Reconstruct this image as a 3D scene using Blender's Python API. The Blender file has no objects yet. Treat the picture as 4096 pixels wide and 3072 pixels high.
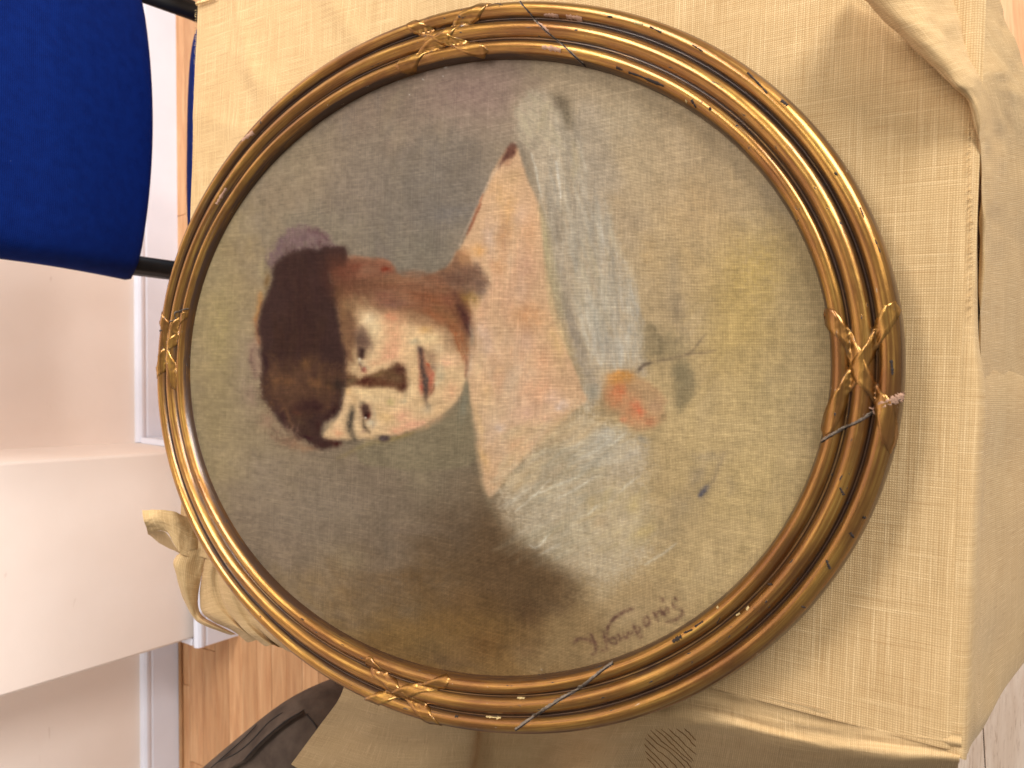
import bpy, bmesh, math, random
import numpy as np
from mathutils import Vector, Matrix
D=bpy.data; SC=bpy.context.scene; COL=SC.collection
# ================================================================= camera
CAMZ=1.322; FPX=2900.0; PITCH=math.radians(58); ROLL=.0403
_s,_c=math.sin(PITCH),math.cos(PITCH)
FWD=np.array([0,_c,-_s]); _R0=np.array([1.,0,0]); _U0=np.array([0,_s,_c])
RGT=math.cos(ROLL)*_R0+math.sin(ROLL)*_U0           # to the right of the person holding the phone (top of the picture)
UPV=-math.sin(ROLL)*_R0+math.cos(ROLL)*_U0          # away from that person (left of the picture)
cam=D.cameras.new('camera'); camo=D.objects.new('camera',cam); COL.objects.link(camo)
cx,cy,cz=-UPV,RGT,-FWD
camo.matrix_world=Matrix(((cx[0],cy[0],cz[0],0),(cx[1],cy[1],cz[1],0),(cx[2],cy[2],cz[2],CAMZ),(0,0,0,1)))
cam.sensor_width=36; cam.lens=36*FPX/4096; cam.clip_start=.02; cam.clip_end=60
cam.dof.use_dof=True; cam.dof.focus_distance=.68; cam.dof.aperture_fstop=9
SC.camera=camo
# ================================================================= world, lamps, exposure
W=D.worlds.new('World'); SC.world=W; W.use_nodes=True
bg=W.node_tree.nodes['Background']; bg.inputs[0].default_value=(1.0,.975,.95,1); bg.inputs[1].default_value=.30
def lamp(name,loc,target,size,power,col,sy=None):
    l=D.lights.new(name,'AREA'); l.energy=power; l.color=col; l.size=size
    if sy: l.shape='RECTANGLE'; l.size_y=sy
    o=D.objects.new(name,l); COL.objects.link(o); o.location=loc
    o.rotation_euler=(Vector(target)-Vector(loc)).to_track_quat('-Z','Y').to_euler(); return o
lamp('window_light',(2.2,-1.55,1.95),(-.25,.9,.75),1.4,128,(1.0,.985,.965),1.5)
lamp('ceiling_fill',(1.3,.95,2.6),(-.2,1.95,.7),.7,48,(1.0,.98,.955),1.2)
ll=lamp('ceiling_fill',(-1.15,.75,2.6),(-1.0,2.05,.55),.5,6.0,(1.0,.98,.95),1.0); ll.data.spread=math.radians(85)  # unseen fill added to brighten the left recess wall and floor
vs=SC.view_settings; vs.view_transform='Standard'; vs.look='None'; vs.exposure=.07; vs.gamma=1
# ================================================================= helpers
def at(px,py,z):                                    # the point at height z seen at (px,py) of the 4096 x 3072 photograph
    ray=(1536-py)*RGT+(2048-px)*UPV+FPX*FWD
    t=(CAMZ-z)/-ray[2]
    return np.array([ray[0]*t,ray[1]*t,z])
def proj(P):
    P=np.asarray(P,float); q=P-np.array([0,0,CAMZ]); w=q@FWD
    return 2048-FPX*(q@UPV)/w, 1536-FPX*(q@RGT)/w
def mesh(name,v,f,mat=None,parent=None,smooth=True,uv=None,loc=None):
    me=D.meshes.new(name); me.from_pydata([tuple(x) for x in v],[],[tuple(x) for x in f]); me.update()
    if smooth: me.polygons.foreach_set('use_smooth',[True]*len(me.polygons))
    if uv is not None:
        L=me.uv_layers.new(name='UVMap'); li=np.zeros(len(me.loops),int); me.loops.foreach_get('vertex_index',li)
        L.data.foreach_set('uv',np.asarray(uv,float)[li].ravel())
    if mat: me.materials.append(mat)
    o=D.objects.new(name,me); COL.objects.link(o)
    if parent: o.parent=parent
    return o
def bmobj(name,bm,mat,parent=None,smooth=False,bevel=0):
    me=D.meshes.new(name); bmesh.ops.recalc_face_normals(bm,faces=bm.faces); bm.to_mesh(me); bm.free()
    if smooth: me.polygons.foreach_set('use_smooth',[True]*len(me.polygons))
    me.materials.append(mat); o=D.objects.new(name,me); COL.objects.link(o)
    if parent: o.parent=parent
    if bevel:
        m=o.modifiers.new('b','BEVEL'); m.width=bevel; m.segments=2; m.limit_method='ANGLE'
    return o
def boxbm(bm,x0,x1,y0,y1,z0,z1):
    vs=[bm.verts.new(p) for p in ((x0,y0,z0),(x1,y0,z0),(x1,y1,z0),(x0,y1,z0),(x0,y0,z1),(x1,y0,z1),(x1,y1,z1),(x0,y1,z1))]
    for f in ((0,3,2,1),(4,5,6,7),(0,1,5,4),(1,2,6,5),(2,3,7,6),(3,0,4,7)): bm.faces.new([vs[i] for i in f])
    return vs
def tag(o,label=None,cat=None,group=None,kind=None):
    if label:o['label']=label
    if cat:o['category']=cat
    if group:o['group']=group
    if kind:o['kind']=kind
    return o
def empty(name,loc,rz=0):
    o=D.objects.new(name,None); COL.objects.link(o); o.location=loc; o.rotation_euler=(0,0,rz); o.empty_display_size=.05; return o
def s2l(c):
    c=np.asarray(c,float)/255; return np.where(c<=.04045,c/12.92,((c+.055)/1.055)**2.4)
def sweep(path,radii,n=10,cap=True):                # round bar through points
    path=[Vector(p) for p in path]; v=[];f=[];m=len(path)
    up=Vector((0,0,1))
    for i,p in enumerate(path):
        t=(path[min(i+1,m-1)]-path[max(i-1,0)]).normalized()
        a=t.cross(up)
        if a.length<1e-3:a=t.cross(Vector((1,0,0)))
        a.normalize();b=t.cross(a)
        r=radii[i] if hasattr(radii,'__len__') else radii
        for k in range(n):
            g=2*math.pi*k/n; v.append(p+(a*math.cos(g)+b*math.sin(g))*r)
    for i in range(m-1):
        for k in range(n): f.append((i*n+k,i*n+(k+1)%n,(i+1)*n+(k+1)%n,(i+1)*n+k))
    if cap: f.append(tuple(range(n))[::-1]); f.append(tuple((m-1)*n+k for k in range(n)))
    return v,f
# ---- materials
def mat(name):
    m=D.materials.new(name); m.use_nodes=True; nt=m.node_tree; return m,nt,nt.nodes['Principled BSDF']
class N:
    def __init__(s,nt): s.nt=nt
    def n(s,t,**k):
        o=s.nt.nodes.new(t)
        for a,b in k.items(): setattr(o,a,b)
        return o
    def l(s,a,b): s.nt.links.new(a,b)
    def coord(s,kind='Object',scale=(1,1,1),rot=(0,0,0)):
        tc=s.n('ShaderNodeTexCoord'); mp=s.n('ShaderNodeMapping'); s.l(tc.outputs[kind],mp.inputs[0])
        mp.inputs['Scale'].default_value=scale; mp.inputs['Rotation'].default_value=rot; return mp.outputs[0]
    def noise(s,vec,scale=5,detail=4,rough=.55,dist=0):
        o=s.n('ShaderNodeTexNoise'); s.l(vec,o.inputs['Vector']); o.inputs['Scale'].default_value=scale; o.inputs['Detail'].default_value=detail; o.inputs['Roughness'].default_value=rough; o.inputs['Distortion'].default_value=dist
        return o.outputs['Fac']
    def wave(s,vec,scale,axis='X',dist=0,ds=1):
        o=s.n('ShaderNodeTexWave'); o.bands_direction=axis; s.l(vec,o.inputs['Vector']); o.inputs['Scale'].default_value=scale; o.inputs['Distortion'].default_value=dist; o.inputs['Detail'].default_value=1; o.inputs['Detail Scale'].default_value=ds
        return o.outputs['Fac']
    def ramp(s,fac,stops,interp='LINEAR'):
        o=s.n('ShaderNodeValToRGB'); s.l(fac,o.inputs[0]); e=o.color_ramp.elements; o.color_ramp.interpolation=interp
        while len(e)<len(stops): e.new(.5)
        for i,(p,c) in enumerate(stops):
            e[i].position=p; e[i].color=(c,c,c,1) if not hasattr(c,'__len__') else (*c,1)
        return o.outputs[0]
    def mix(s,fac,a,b,mode='MIX'):
        o=s.n('ShaderNodeMix',data_type='RGBA',blend_type=mode)
        for sock,v in ((o.inputs[0],fac),(o.inputs[6],a),(o.inputs[7],b)):
            if hasattr(v,'is_output'): s.l(v,sock)
            elif hasattr(v,'__len__'): sock.default_value=(*v,1)
            else:
                try: sock.default_value=v
                except Exception: sock.default_value=(v,v,v,1)
        return o.outputs[2]
    def math(s,op,a,b=None,clamp=False):
        o=s.n('ShaderNodeMath',operation=op,use_clamp=clamp)
        for i,v in enumerate((a,b)):
            if v is None: continue
            if hasattr(v,'is_output'): s.l(v,o.inputs[i])
            else:o.inputs[i].default_value=v
        return o.outputs[0]
    def bump(s,h,bsdf,strength=.3,dist=.001,prev=None):
        o=s.n('ShaderNodeBump'); s.l(h,o.inputs['Height']); o.inputs['Strength'].default_value=strength; o.inputs['Distance'].default_value=dist
        if prev: s.l(prev,o.inputs['Normal'])
        s.l(o.outputs[0],bsdf.inputs['Normal']); return o.outputs[0]
# ---------------------------------------------------------------- the portrait as paint: soft polygons, patches and brush strokes
PX0,PY0,PS=720.0,210.0,0.4                    # corner and scale of the paint layer, in picture units
PW,PH=1060,1016
rngp=np.random.RandomState(7)
def vnoise(h,w,cy,cx,rs):
    gy,gx=max(2,int(h/cy)+3),max(2,int(w/cx)+3)
    g=rs.rand(gy,gx)
    y=np.arange(h)/cy;x=np.arange(w)/cx
    yi=y.astype(int);xi=x.astype(int);fy=(y-yi);fx=(x-xi)
    fy=fy*fy*(3-2*fy);fx=fx*fx*(3-2*fx)
    a=g[yi][:,xi];b=g[yi][:,xi+1];c=g[yi+1][:,xi];d=g[yi+1][:,xi+1]
    fy=fy[:,None];fx=fx[None]
    return (a*(1-fx)+b*fx)*(1-fy)+(c*(1-fx)+d*fx)*fy-0.5
def box(a,r,ax):
    if r<1:return a
    a=np.moveaxis(a,ax,0);p=np.concatenate([np.repeat(a[:1],r+1,0),a,np.repeat(a[-1:],r,0)],0)
    c=np.cumsum(p,0);o=(c[2*r+1:]-c[:-2*r-1])/(2*r+1)
    return np.moveaxis(o,0,ax)
def blur(a,s):
    r=int(round(s))
    if r<1:
        if s>0.3:
            for ax in (0,1): a=(np.roll(a,1,ax)+2*a+np.roll(a,-1,ax))/4
        return a
    for _ in range(2):
        a=box(box(a,r,0),r,1)
    return a
WX=vnoise(PH,PW,9,9,rngp)*5+vnoise(PH,PW,30,30,rngp)*7
WY=vnoise(PH,PW,9,9,rngp)*5+vnoise(PH,PW,30,30,rngp)*7
FINE=vnoise(PH,PW,3,3,rngp)+.7*vnoise(PH,PW,6,5,rngp)
ORG={'E':(1300,1150,.27125),'F':(1300,1450,.27125),'G':(960,860,.27125),'H':(960,1250,.27125),'I':(960,1500,.27125),'J':(1500,850,.27125),'K':(1600,500,.6304),
 'R6':(1024,768,.463),'R7':(2048,768,.463),'S2':(1024,1536,.463),'S3':(2048,1536,.463),'T7':(2048,2304,.463),'T6':(1024,2304,.463),'A2':(1024,0,.463),'A3':(2048,0,.463),
 'V':(700,200,2.6786),'O':(0,0,1.8517),'N':(2250,2350,.4728),'P':(0,0,1)}
def cv(o,pts):
    x,y,s=ORG[o];a=np.array(pts,float)
    q=a.copy();q[:,0]=(x+s*a[:,0]-PX0)*PS;q[:,1]=(y+s*a[:,1]-PY0)*PS
    return q
def smooth(p,closed,n=6):
    m=len(p);out=[]
    rg=range(m) if closed else range(m-1)
    for i in rg:
        if closed: a,b,c,d=p[(i-1)%m],p[i],p[(i+1)%m],p[(i+2)%m]
        else: a,b,c,d=p[max(i-1,0)],p[i],p[i+1],p[min(i+2,m-1)]
        for k in range(n):
            t=k/n
            out.append(.5*((2*b)+(-a+c)*t+(2*a-5*b+4*c-d)*t*t+(-a+3*b-3*c+d)*t**3))
    if not closed: out.append(p[-1])
    return np.array(out)
IMG=np.zeros((PH,PW,3))
def comp(y0,y1,x0,x1,m,col):
    v=IMG[y0:y1,x0:x1];m=m[:,:,None]
    IMG[y0:y1,x0:x1]=v*(1-m)+np.array(col,float)*m
def win(q,pad):
    x0=int(max(0,q[:,0].min()-pad));x1=int(min(PW,q[:,0].max()+pad+1));y0=int(max(0,q[:,1].min()-pad));y1=int(min(PH,q[:,1].max()+pad+1))
    return x0,max(x1,x0+1),y0,max(y1,y0+1)
def poly(o,pts,col,al=1,bl=3,rough=.5,grain=0.15):
    q=smooth(cv(o,pts),True)
    x0,x1,y0,y1=win(q,bl*3+8)
    X,Y=np.meshgrid(np.arange(x0,x1),np.arange(y0,y1))
    X=X+WX[y0:y1,x0:x1]*rough;Y=Y+WY[y0:y1,x0:x1]*rough
    ins=np.zeros(X.shape,bool)
    for (ax,ay),(bx,by) in zip(q,np.roll(q,-1,0)):
        if ay==by: continue
        ins^=((Y<ay)!=(Y<by))&(X<(bx-ax)*(Y-ay)/(by-ay)+ax)
    m=blur(ins.astype(float),bl)
    m=np.clip(m+FINE[y0:y1,x0:x1]*grain*4*m*(1-m),0,1)*al
    m=m*np.clip(1+FINE[y0:y1,x0:x1]*grain*(1 if al<1 else 0),0,2)
    comp(y0,y1,x0,x1,np.clip(m,0,1),col)
def blob(o,c,rx,ry,col,al=.6,rot=0,p=1.0,grain=.25):
    s=ORG[o][2]*PS;q=cv(o,[c]);rx*=s;ry*=s
    R=max(rx,ry)*2.2
    x0,x1,y0,y1=win(q,R)
    X,Y=np.meshgrid(np.arange(x0,x1),np.arange(y0,y1))
    dx=X-q[0,0]+WX[y0:y1,x0:x1]*.8;dy=Y-q[0,1]+WY[y0:y1,x0:x1]*.8
    r=np.radians(rot);u=(dx*np.cos(r)+dy*np.sin(r))/rx;v=(-dx*np.sin(r)+dy*np.cos(r))/ry
    m=np.exp(-((u*u+v*v)**p)*1.1)*al*np.clip(1+FINE[y0:y1,x0:x1]*grain*2,0,2)
    comp(y0,y1,x0,x1,np.clip(m,0,1),col)
def stroke(o,pts,w,col,al=.8,bl=1,taper=1,grain=.3,brist=0.0):
    s=ORG[o][2]*PS;q=smooth(cv(o,pts),False,5);w=w*s/2
    x0,x1,y0,y1=win(q,w+bl*3+4)
    X,Y=np.meshgrid(np.arange(x0,x1),np.arange(y0,y1))
    X=X+WX[y0:y1,x0:x1]*.25;Y=Y+WY[y0:y1,x0:x1]*.25
    best=np.full(X.shape,1e9);n=len(q)-1;sd=np.zeros(X.shape)
    for i in range(n):
        ax,ay=q[i];bx,by=q[i+1];dx,dy=bx-ax,by-ay;L=dx*dx+dy*dy+1e-9
        t=np.clip(((X-ax)*dx+(Y-ay)*dy)/L,0,1)
        d=np.hypot(X-ax-t*dx,Y-ay-t*dy)
        g=(i+t)/n;wl=w*(1-taper*(np.abs(2*g-1)**2.5))+.35
        e=d-wl
        sg=((X-ax)*dy-(Y-ay)*dx)/np.sqrt(L)
        k=e<best;best=np.where(k,e,best);sd=np.where(k,sg,sd)
    m=1/(1+np.exp(np.clip(best/(bl*.5+.25),-30,30)))
    if brist: m=m*np.clip(.75+brist*np.sin(sd*2.3+3*np.sin(sd*.9+1)+WX[y0:y1,x0:x1]*.3),0,1)
    m=np.clip(m*al*(1+FINE[y0:y1,x0:x1]*grain*1.5),0,1)
    comp(y0,y1,x0,x1,m,col)
def hatch(o,c,rx,ry,n,L,w,ang,cols,al=.35,seed=0,jit=14,brist=.3,curve=0):
    rs=np.random.RandomState(seed)
    for i in range(n):
        th=rs.rand()*6.283;r=np.sqrt(rs.rand())
        x=c[0]+rx*r*np.cos(th);y=c[1]+ry*r*np.sin(th)
        a=np.radians(ang+rs.randn()*jit);l=L*(.5+rs.rand())/2
        k=curve*l*rs.randn()
        stroke(o,[(x-l*np.cos(a),y-l*np.sin(a)),(x-k*np.sin(a),y+k*np.cos(a)),(x+l*np.cos(a),y+l*np.sin(a))],w*(.5+rs.rand()),cols[rs.randint(len(cols))],al*(.5+.7*rs.rand()),2.6 if w>12 else 1.2,1,.22,brist)
def paint_portrait():
    # ground of the canvas
    A=np.array
    ctrl=[((800,1300),(158,138,104)),((900,1000),(150,130,98)),((850,1800),(150,132,102)),((1200,700),(140,122,100)),((1500,420),(140,120,102)),((1900,300),(150,128,112)),
     ((1500,700),(136,121,103)),((1650,850),(130,118,103)),((1800,700),(133,120,105)),((1300,900),(136,124,104)),((1600,1050),(128,117,101)),
     ((1000,2100),(142,124,102)),((1300,2050),(134,119,99)),((1500,1950),(134,117,97)),((1700,1850),(126,112,92)),((1500,2250),(122,104,86)),((1750,2200),(114,95,75)),
     ((1300,2450),(142,116,80)),((1600,2600),(128,98,60)),((1900,2450),(116,88,60)),((2050,2350),(110,84,58)),((2000,2650),(134,104,66)),((2250,2550),(150,124,88)),
     ((2300,350),(170,150,122)),((2500,450),(178,156,124)),((2700,600),(184,160,126)),((2950,800),(184,160,124)),((3200,1200),(176,152,112)),((2850,1000),(192,164,120)),
     ((2600,1100),(184,160,124)),((2950,1300),(186,158,106)),((3000,1600),(188,162,114)),((3200,1600),(178,154,114)),((2800,1700),(192,166,120)),((3050,2000),(190,164,116)),((2800,2200),(188,162,118)),((2600,2400),(172,146,106)),((2400,2200),(176,154,118)),((2400,900),(174,152,122))]
    Y,X=np.mgrid[0:PH,0:PW]
    Xf=X[::4,::4]+WX[::4,::4]*6;Yf=Y[::4,::4]+WY[::4,::4]*6
    num=np.zeros(Xf.shape+(3,));den=np.zeros(Xf.shape)
    for (cx,cy),c in ctrl:
        d2=(Xf-(cx-PX0)*PS)**2+(Yf-(cy-PY0)*PS)**2
        w=1/(d2+900)**1.6
        num+=w[:,:,None]*A(c,float);den+=w
    g=num/den[:,:,None]
    g=np.repeat(np.repeat(g,4,0),4,1)[:PH,:PW]
    for k in range(3): g[:,:,k]=blur(g[:,:,k],3)
    IMG[:]=g
    # scumbled background strokes
    hatch('P',(1350,700),520,420,150,170,34,95,[(126,112,98),(148,131,107),(136,121,104),(120,109,99)],.3,1,25)
    hatch('P',(950,1350),200,700,90,160,30,20,[(166,146,108),(138,120,92),(156,138,112)],.25,2,25)
    hatch('P',(1350,2150),450,380,170,190,34,20,[(124,108,92),(146,128,106),(134,116,100),(116,100,84)],.25,3,22)
    hatch('P',(1750,2420),420,260,120,190,36,25,[(96,74,50),(124,96,62),(112,88,62),(100,80,60)],.28,4,30)
    hatch('P',(2700,800),500,520,120,190,44,70,[(194,170,134),(172,150,118),(186,158,116),(180,160,132)],.22,5,25)
    hatch('P',(2850,1900),420,560,130,190,44,110,[(198,172,128),(178,154,114),(190,164,112),(184,162,126)],.22,6,30)
    blob('V',(330,215),70,60,(124,113,101),.4);blob('V',(390,210),60,80,(118,109,99),.4)
    blob('K',(330,560),170,60,(116,110,106),.45,-8);blob('K',(430,200),90,160,(120,107,95),.45,20)
    blob('K',(150,760),140,90,(120,112,98),.45)
    blob('V',(250,200),60,90,(134,118,104),.4);blob('V',(440,60),90,30,(128,104,96),.45);blob('V',(180,170),60,60,(148,132,106),.5)
    blob('V',(70,420),30,110,(166,148,98),.5);blob('V',(60,560),30,90,(150,132,96),.4);blob('V',(110,480),30,70,(146,128,108),.5)
    blob('V',(130,640),40,50,(148,132,112),.5);blob('V',(220,680),80,50,(142,126,108),.45);blob('V',(180,740),50,60,(128,112,96),.35)
    blob('V',(340,680),90,50,(126,110,92),.45);blob('V',(430,720),60,80,(104,86,68),.5,20);blob('V',(380,800),90,50,(118,92,62),.5)
    blob('V',(490,760),60,50,(96,74,52),.65,30);blob('V',(540,810),60,40,(102,80,54),.6,30);blob('V',(440,860),100,30,(128,98,58),.6);blob('V',(250,800),60,50,(140,116,86),.4,35)
    blob('V',(330,870),70,25,(130,102,64),.5,15);blob('V',(600,870),60,30,(148,122,86),.5)
    for i,(x,y) in enumerate([(100,260),(140,330),(60,330),(300,120),(260,760),(150,700),(370,640),(320,750)]):
        blob('V',(x,y),30,22,[(156,140,110),(126,112,96)][i%2],.35,i*40)
    # right field: warm ochres
    blob('V',(860,330),60,70,(194,164,96),.6,20);blob('V',(840,420),60,60,(196,168,110),.5);blob('V',(780,230),60,60,(192,160,116),.5);blob('V',(700,170),50,60,(186,164,130),.5)
    blob('V',(930,400),30,90,(170,148,108),.45);blob('V',(900,520),50,60,(190,166,118),.4);blob('V',(650,110),40,60,(172,156,130),.5,60);blob('V',(740,330),60,60,(184,156,112),.5)
    blob('V',(770,420),30,60,(194,170,134),.4);blob('V',(860,620),60,90,(196,170,120),.5);blob('V',(910,700),50,60,(188,162,116),.4);blob('V',(800,750),70,50,(194,168,122),.5)
    # scarf of grey gauze on the upper side
    poly('V',[(520,70),(555,62),(590,85),(615,150),(640,220),(668,300),(690,380),(705,450),(700,490),(650,500),(615,540),(600,480),(585,420),(570,340),(556,270),(540,200),(524,150),(508,130)],(186,169,144),.75,6,1,.4)
    poly('A3',[(580,870),(680,880),(760,940),(800,1050),(830,1150),(850,1350),(930,1500),(920,1659),(700,1659),(620,1400),(570,1150),(530,1000)],(172,156,134),.65,9,1)
    poly('V',[(560,80),(600,100),(640,180),(650,240),(640,280),(610,220),(590,150)],(164,149,128),.5,8,1)
    hatch('V',(585,210),30,110,90,60,4,78,[(186,174,152),(196,186,166),(150,138,118),(140,128,112)],.45,11,8,.4)
    hatch('V',(625,330),35,110,110,60,5,80,[(190,180,160),(200,190,172),(158,148,130),(148,140,126),(184,170,140)],.45,12,8,.4)
    hatch('V',(660,420),40,70,90,46,5,84,[(196,186,168),(204,196,178),(160,150,132),(186,172,146)],.5,13,12,.4)
    hatch('V',(545,110),32,40,60,34,4,60,[(176,162,134),(150,138,118),(186,172,142)],.5,14,18,.4)
    stroke('A3',[(330,800),(420,850),(480,960),(500,1080),(470,1100)],70,(112,98,78),.55,5);blob('A3',(420,880),80,70,(108,94,76),.75,40);blob('A3',(470,1000),40,70,(112,100,80),.6)
    stroke('A3',[(330,850),(290,960),(250,1080),(200,1150)],40,(168,152,120),.5,3,1,.3,.3)
    stroke('R7',[(330,350),(390,560),(430,760),(470,960),(520,1150),(580,1330),(640,1520),(720,1659)],80,(152,138,120),.7,5,.4,.3,.3)
    stroke('R7',[(440,900),(500,1080),(560,1250),(620,1420)],60,(138,126,112),.6,3,.6,.3,.3)
    stroke('R7',[(260,250),(300,420),(340,620),(390,840),(440,1060)],70,(186,172,136),.75,4,.6,.3,.3)
    stroke('R7',[(1000,620),(1030,780),(1040,960),(1060,1150),(1080,1330),(1120,1480)],70,(196,188,170),.55,5,.7,.3,.4)
    stroke('R7',[(580,860),(600,1050),(640,1250),(690,1400)],30,(204,196,178),.6,2,1,.3,.4)
    stroke('R7',[(680,860),(720,1060),(760,1250),(800,1430)],30,(202,194,176),.6,2,1,.3,.4)
    stroke('R7',[(480,330),(520,480),(560,640),(600,800)],60,(186,178,160),.5,4,1,.3,.4)
    stroke('K',[(830,180),(860,280),(880,380),(900,460)],9,(206,198,180),.75,1.2,1)
    stroke('K',[(990,230),(1005,330),(1020,460)],14,(206,198,182),.75,1.2,.6)
    stroke('K',[(760,110),(800,220),(840,350),(880,470)],40,(140,128,110),.65,3,1,.3,.3)
    stroke('K',[(930,330),(970,470),(1000,600)],60,(150,140,124),.5,5,1,.3,.3)
    stroke('K',[(1100,100),(1120,230),(1100,330)],40,(178,162,124),.5,4,1,.3,.3)
    blob('K',(1130,640),60,120,(174,160,138),.4)
    blob('R7',(850,1350),110,120,(158,150,136),.55);blob('R7',(900,820),150,120,(172,160,138),.4);blob('R7',(700,1050),120,150,(186,176,154),.35)
    blob('R7',(1250,1250),120,120,(150,130,100),.55);blob('R7',(1420,1000),90,170,(158,138,110),.55);blob('R7',(1180,520),60,160,(186,156,112),.5);blob('R7',(1400,700),70,200,(160,142,116),.45)
    # shoulders, neck and chest
    poly('P',[(2040,588),(2068,600),(2100,690),(2145,800),(2165,900),(2172,1000),(2190,1100),(2215,1230),(2250,1340),(2290,1460),(2330,1560),(2350,1600),(2300,1640),(2240,1700),(2180,1760),(2100,1830),(2040,1890),(1990,1960),(1960,1990),(1938,1960),(1915,1880),(1905,1800),(1890,1700),(1878,1600),(1872,1520),(1868,1400),(1850,1250),(1830,1150),(1790,1090),(1810,1040),(1850,975),(1880,910),(1905,840),(1945,750),(1990,650)],(206,168,130),1,1.6,.35)
    hatch('P',(2020,1250),110,420,170,150,30,88,[(216,184,148),(204,158,118),(198,164,138),(222,188,146),(206,156,122)],.3,21,14)
    hatch('P',(2060,1640),140,200,100,120,26,110,[(214,182,146),(206,166,134),(220,190,156),(204,176,146)],.32,22,18)
    blob('K',(690,560),50,140,(216,168,110),.55,5);blob('K',(640,440),30,80,(208,164,112),.45);blob('K',(780,580),50,80,(206,172,146),.6);blob('K',(570,720),50,90,(208,180,156),.6,8);blob('K',(500,790),50,40,(216,160,96),.65)
    blob('K',(660,720),50,110,(190,140,98),.5,4);blob('K',(600,400),30,60,(200,158,112),.4,30);blob('K',(720,330),60,50,(186,152,110),.55)
    blob('K',(820,700),50,170,(208,158,116),.5,4);blob('K',(620,900),40,60,(192,138,92),.5)
    blob('R7',(110,640),100,160,(204,156,128),.5);blob('R7',(60,900),110,130,(208,170,140),.5);blob('R7',(150,1080),140,120,(202,146,100),.6);blob('R7',(370,1300),60,180,(222,184,130),.65,-15);blob('R7',(250,1450),90,120,(212,158,120),.55)
    blob('R7',(100,1300),100,130,(200,164,136),.5);blob('S3',(250,60),140,120,(220,164,126),.6);blob('S3',(360,120),80,60,(222,186,160),.6);blob('S3',(430,190),60,40,(222,198,184),.7,-30)
    blob('S3',(120,250),120,140,(206,166,142),.5);blob('S3',(200,450),100,70,(196,158,132),.6,-35);blob('S3',(280,320),90,40,(222,172,140),.5,-30);blob('S3',(60,520),90,60,(212,164,120),.5)
    stroke('S3',[(520,230),(420,330),(330,430),(200,560),(60,660)],26,(186,154,100),.55,2,1,.3,.3);stroke('S3',[(330,400),(230,530),(100,640)],14,(160,136,116),.5,1.5,1)
    blob('S2',(2000,180),140,130,(216,182,140),.6);blob('S2',(2060,420),90,110,(208,176,146),.6,60);blob('S2',(1960,640),50,120,(220,178,122),.6,-15);blob('S2',(1930,340),30,160,(226,188,134),.55,-12)
    blob('S2',(2120,380),40,40,(226,204,190),.6);blob('S2',(2000,60),60,90,(222,180,128),.5)
    blob('R6',(1960,1200),80,90,(216,184,160),.6);blob('R6',(2060,900),60,200,(206,162,126),.45);blob('R6',(1990,1330),60,90,(212,182,158),.6);blob('R6',(1930,1500),60,160,(226,196,152),.5)
    stroke('R7',[(240,150),(290,400),(310,700),(350,1000),(420,1200),(500,1400)],46,(190,172,128),.6,3,.5,.3,.2)
    # pale contour and red accents of the shoulder
    stroke('K',[(730,110),(690,160),(640,240),(590,320),(540,400),(510,470),(470,560),(420,660),(380,760)],8,(196,172,146),.6,1.2,.3)
    stroke('K',[(510,500),(480,570),(455,630),(425,695)],16,(138,78,56),.75,1.2,.8)
    stroke('K',[(525,440),(505,490),(480,545)],8,(176,110,76),.7,1.2,.8)
    poly('K',[(700,122),(728,124),(735,160),(722,200),(690,215),(650,240),(626,275),(640,225),(668,170)],(86,50,42),.85,2,.25)
    blob('K',(680,240),24,24,(170,120,92),.5)
    # the bodice, sketched in white
    poly('P',[(2330,1610),(2400,1680),(2480,1740),(2560,1770),(2600,1850),(2560,1960),(2600,2060),(2610,2200),(2540,2290),(2440,2330),(2300,2310),(2180,2240),(2090,2170),(2010,2090),(1960,2000),(2000,1950),(2080,1860),(2180,1770),(2270,1680)],(200,183,154),.66,13,1.4,.4)
    hatch('S3',(420,900),420,420,150,260,16,-34,[(196,186,162),(206,198,178),(170,158,132),(160,150,126),(190,172,132)],.4,31,9,.4)
    hatch('S3',(800,560),260,160,70,220,18,-32,[(200,190,168),(206,198,180),(170,160,138)],.4,32,10,.4)
    hatch('S3',(330,1350),360,160,70,260,14,-30,[(204,194,170),(168,154,124),(190,178,150)],.4,33,10,.4)
    hatch('S3',(1000,1150),300,330,70,240,26,-50,[(190,170,126),(170,152,120),(196,172,122),(178,162,132)],.35,34,25,.3)
    hatch('S3',(330,420),420,60,90,240,20,-38,[(206,180,140),(196,168,124),(212,190,154),(188,158,120)],.4,71,8,.3); hatch('S3',(60,760),160,160,50,200,22,-50,[(206,182,142),(212,190,156),(196,166,122)],.4,72,15,.3)
    blob('S3',(1050,600),130,100,(182,168,146),.55,-20);blob('S3',(1000,760),130,90,(180,164,140),.5);blob('S3',(790,430),110,60,(206,198,180),.6,-25);blob('S3',(1120,480),60,30,(150,142,128),.5,20)
    blob('S3',(260,1120),240,90,(184,170,146),.5,-20);blob('S3',(480,1050),120,110,(176,162,138),.4);blob('S3',(1150,1280),120,60,(200,174,116),.6,-30);blob('S3',(1060,1060),70,90,(200,176,122),.6);blob('S3',(700,1050),70,110,(190,166,120),.5);blob('S3',(760,1180),70,50,(188,162,124),.5,-40)
    blob('S3',(1350,1280),120,160,(164,144,112),.5,35);blob('S3',(1480,1050),150,110,(166,146,114),.5);blob('S3',(1600,780),70,130,(158,140,114),.55,15);blob('S3',(1680,620),120,40,(166,148,120),.45,0)
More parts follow.
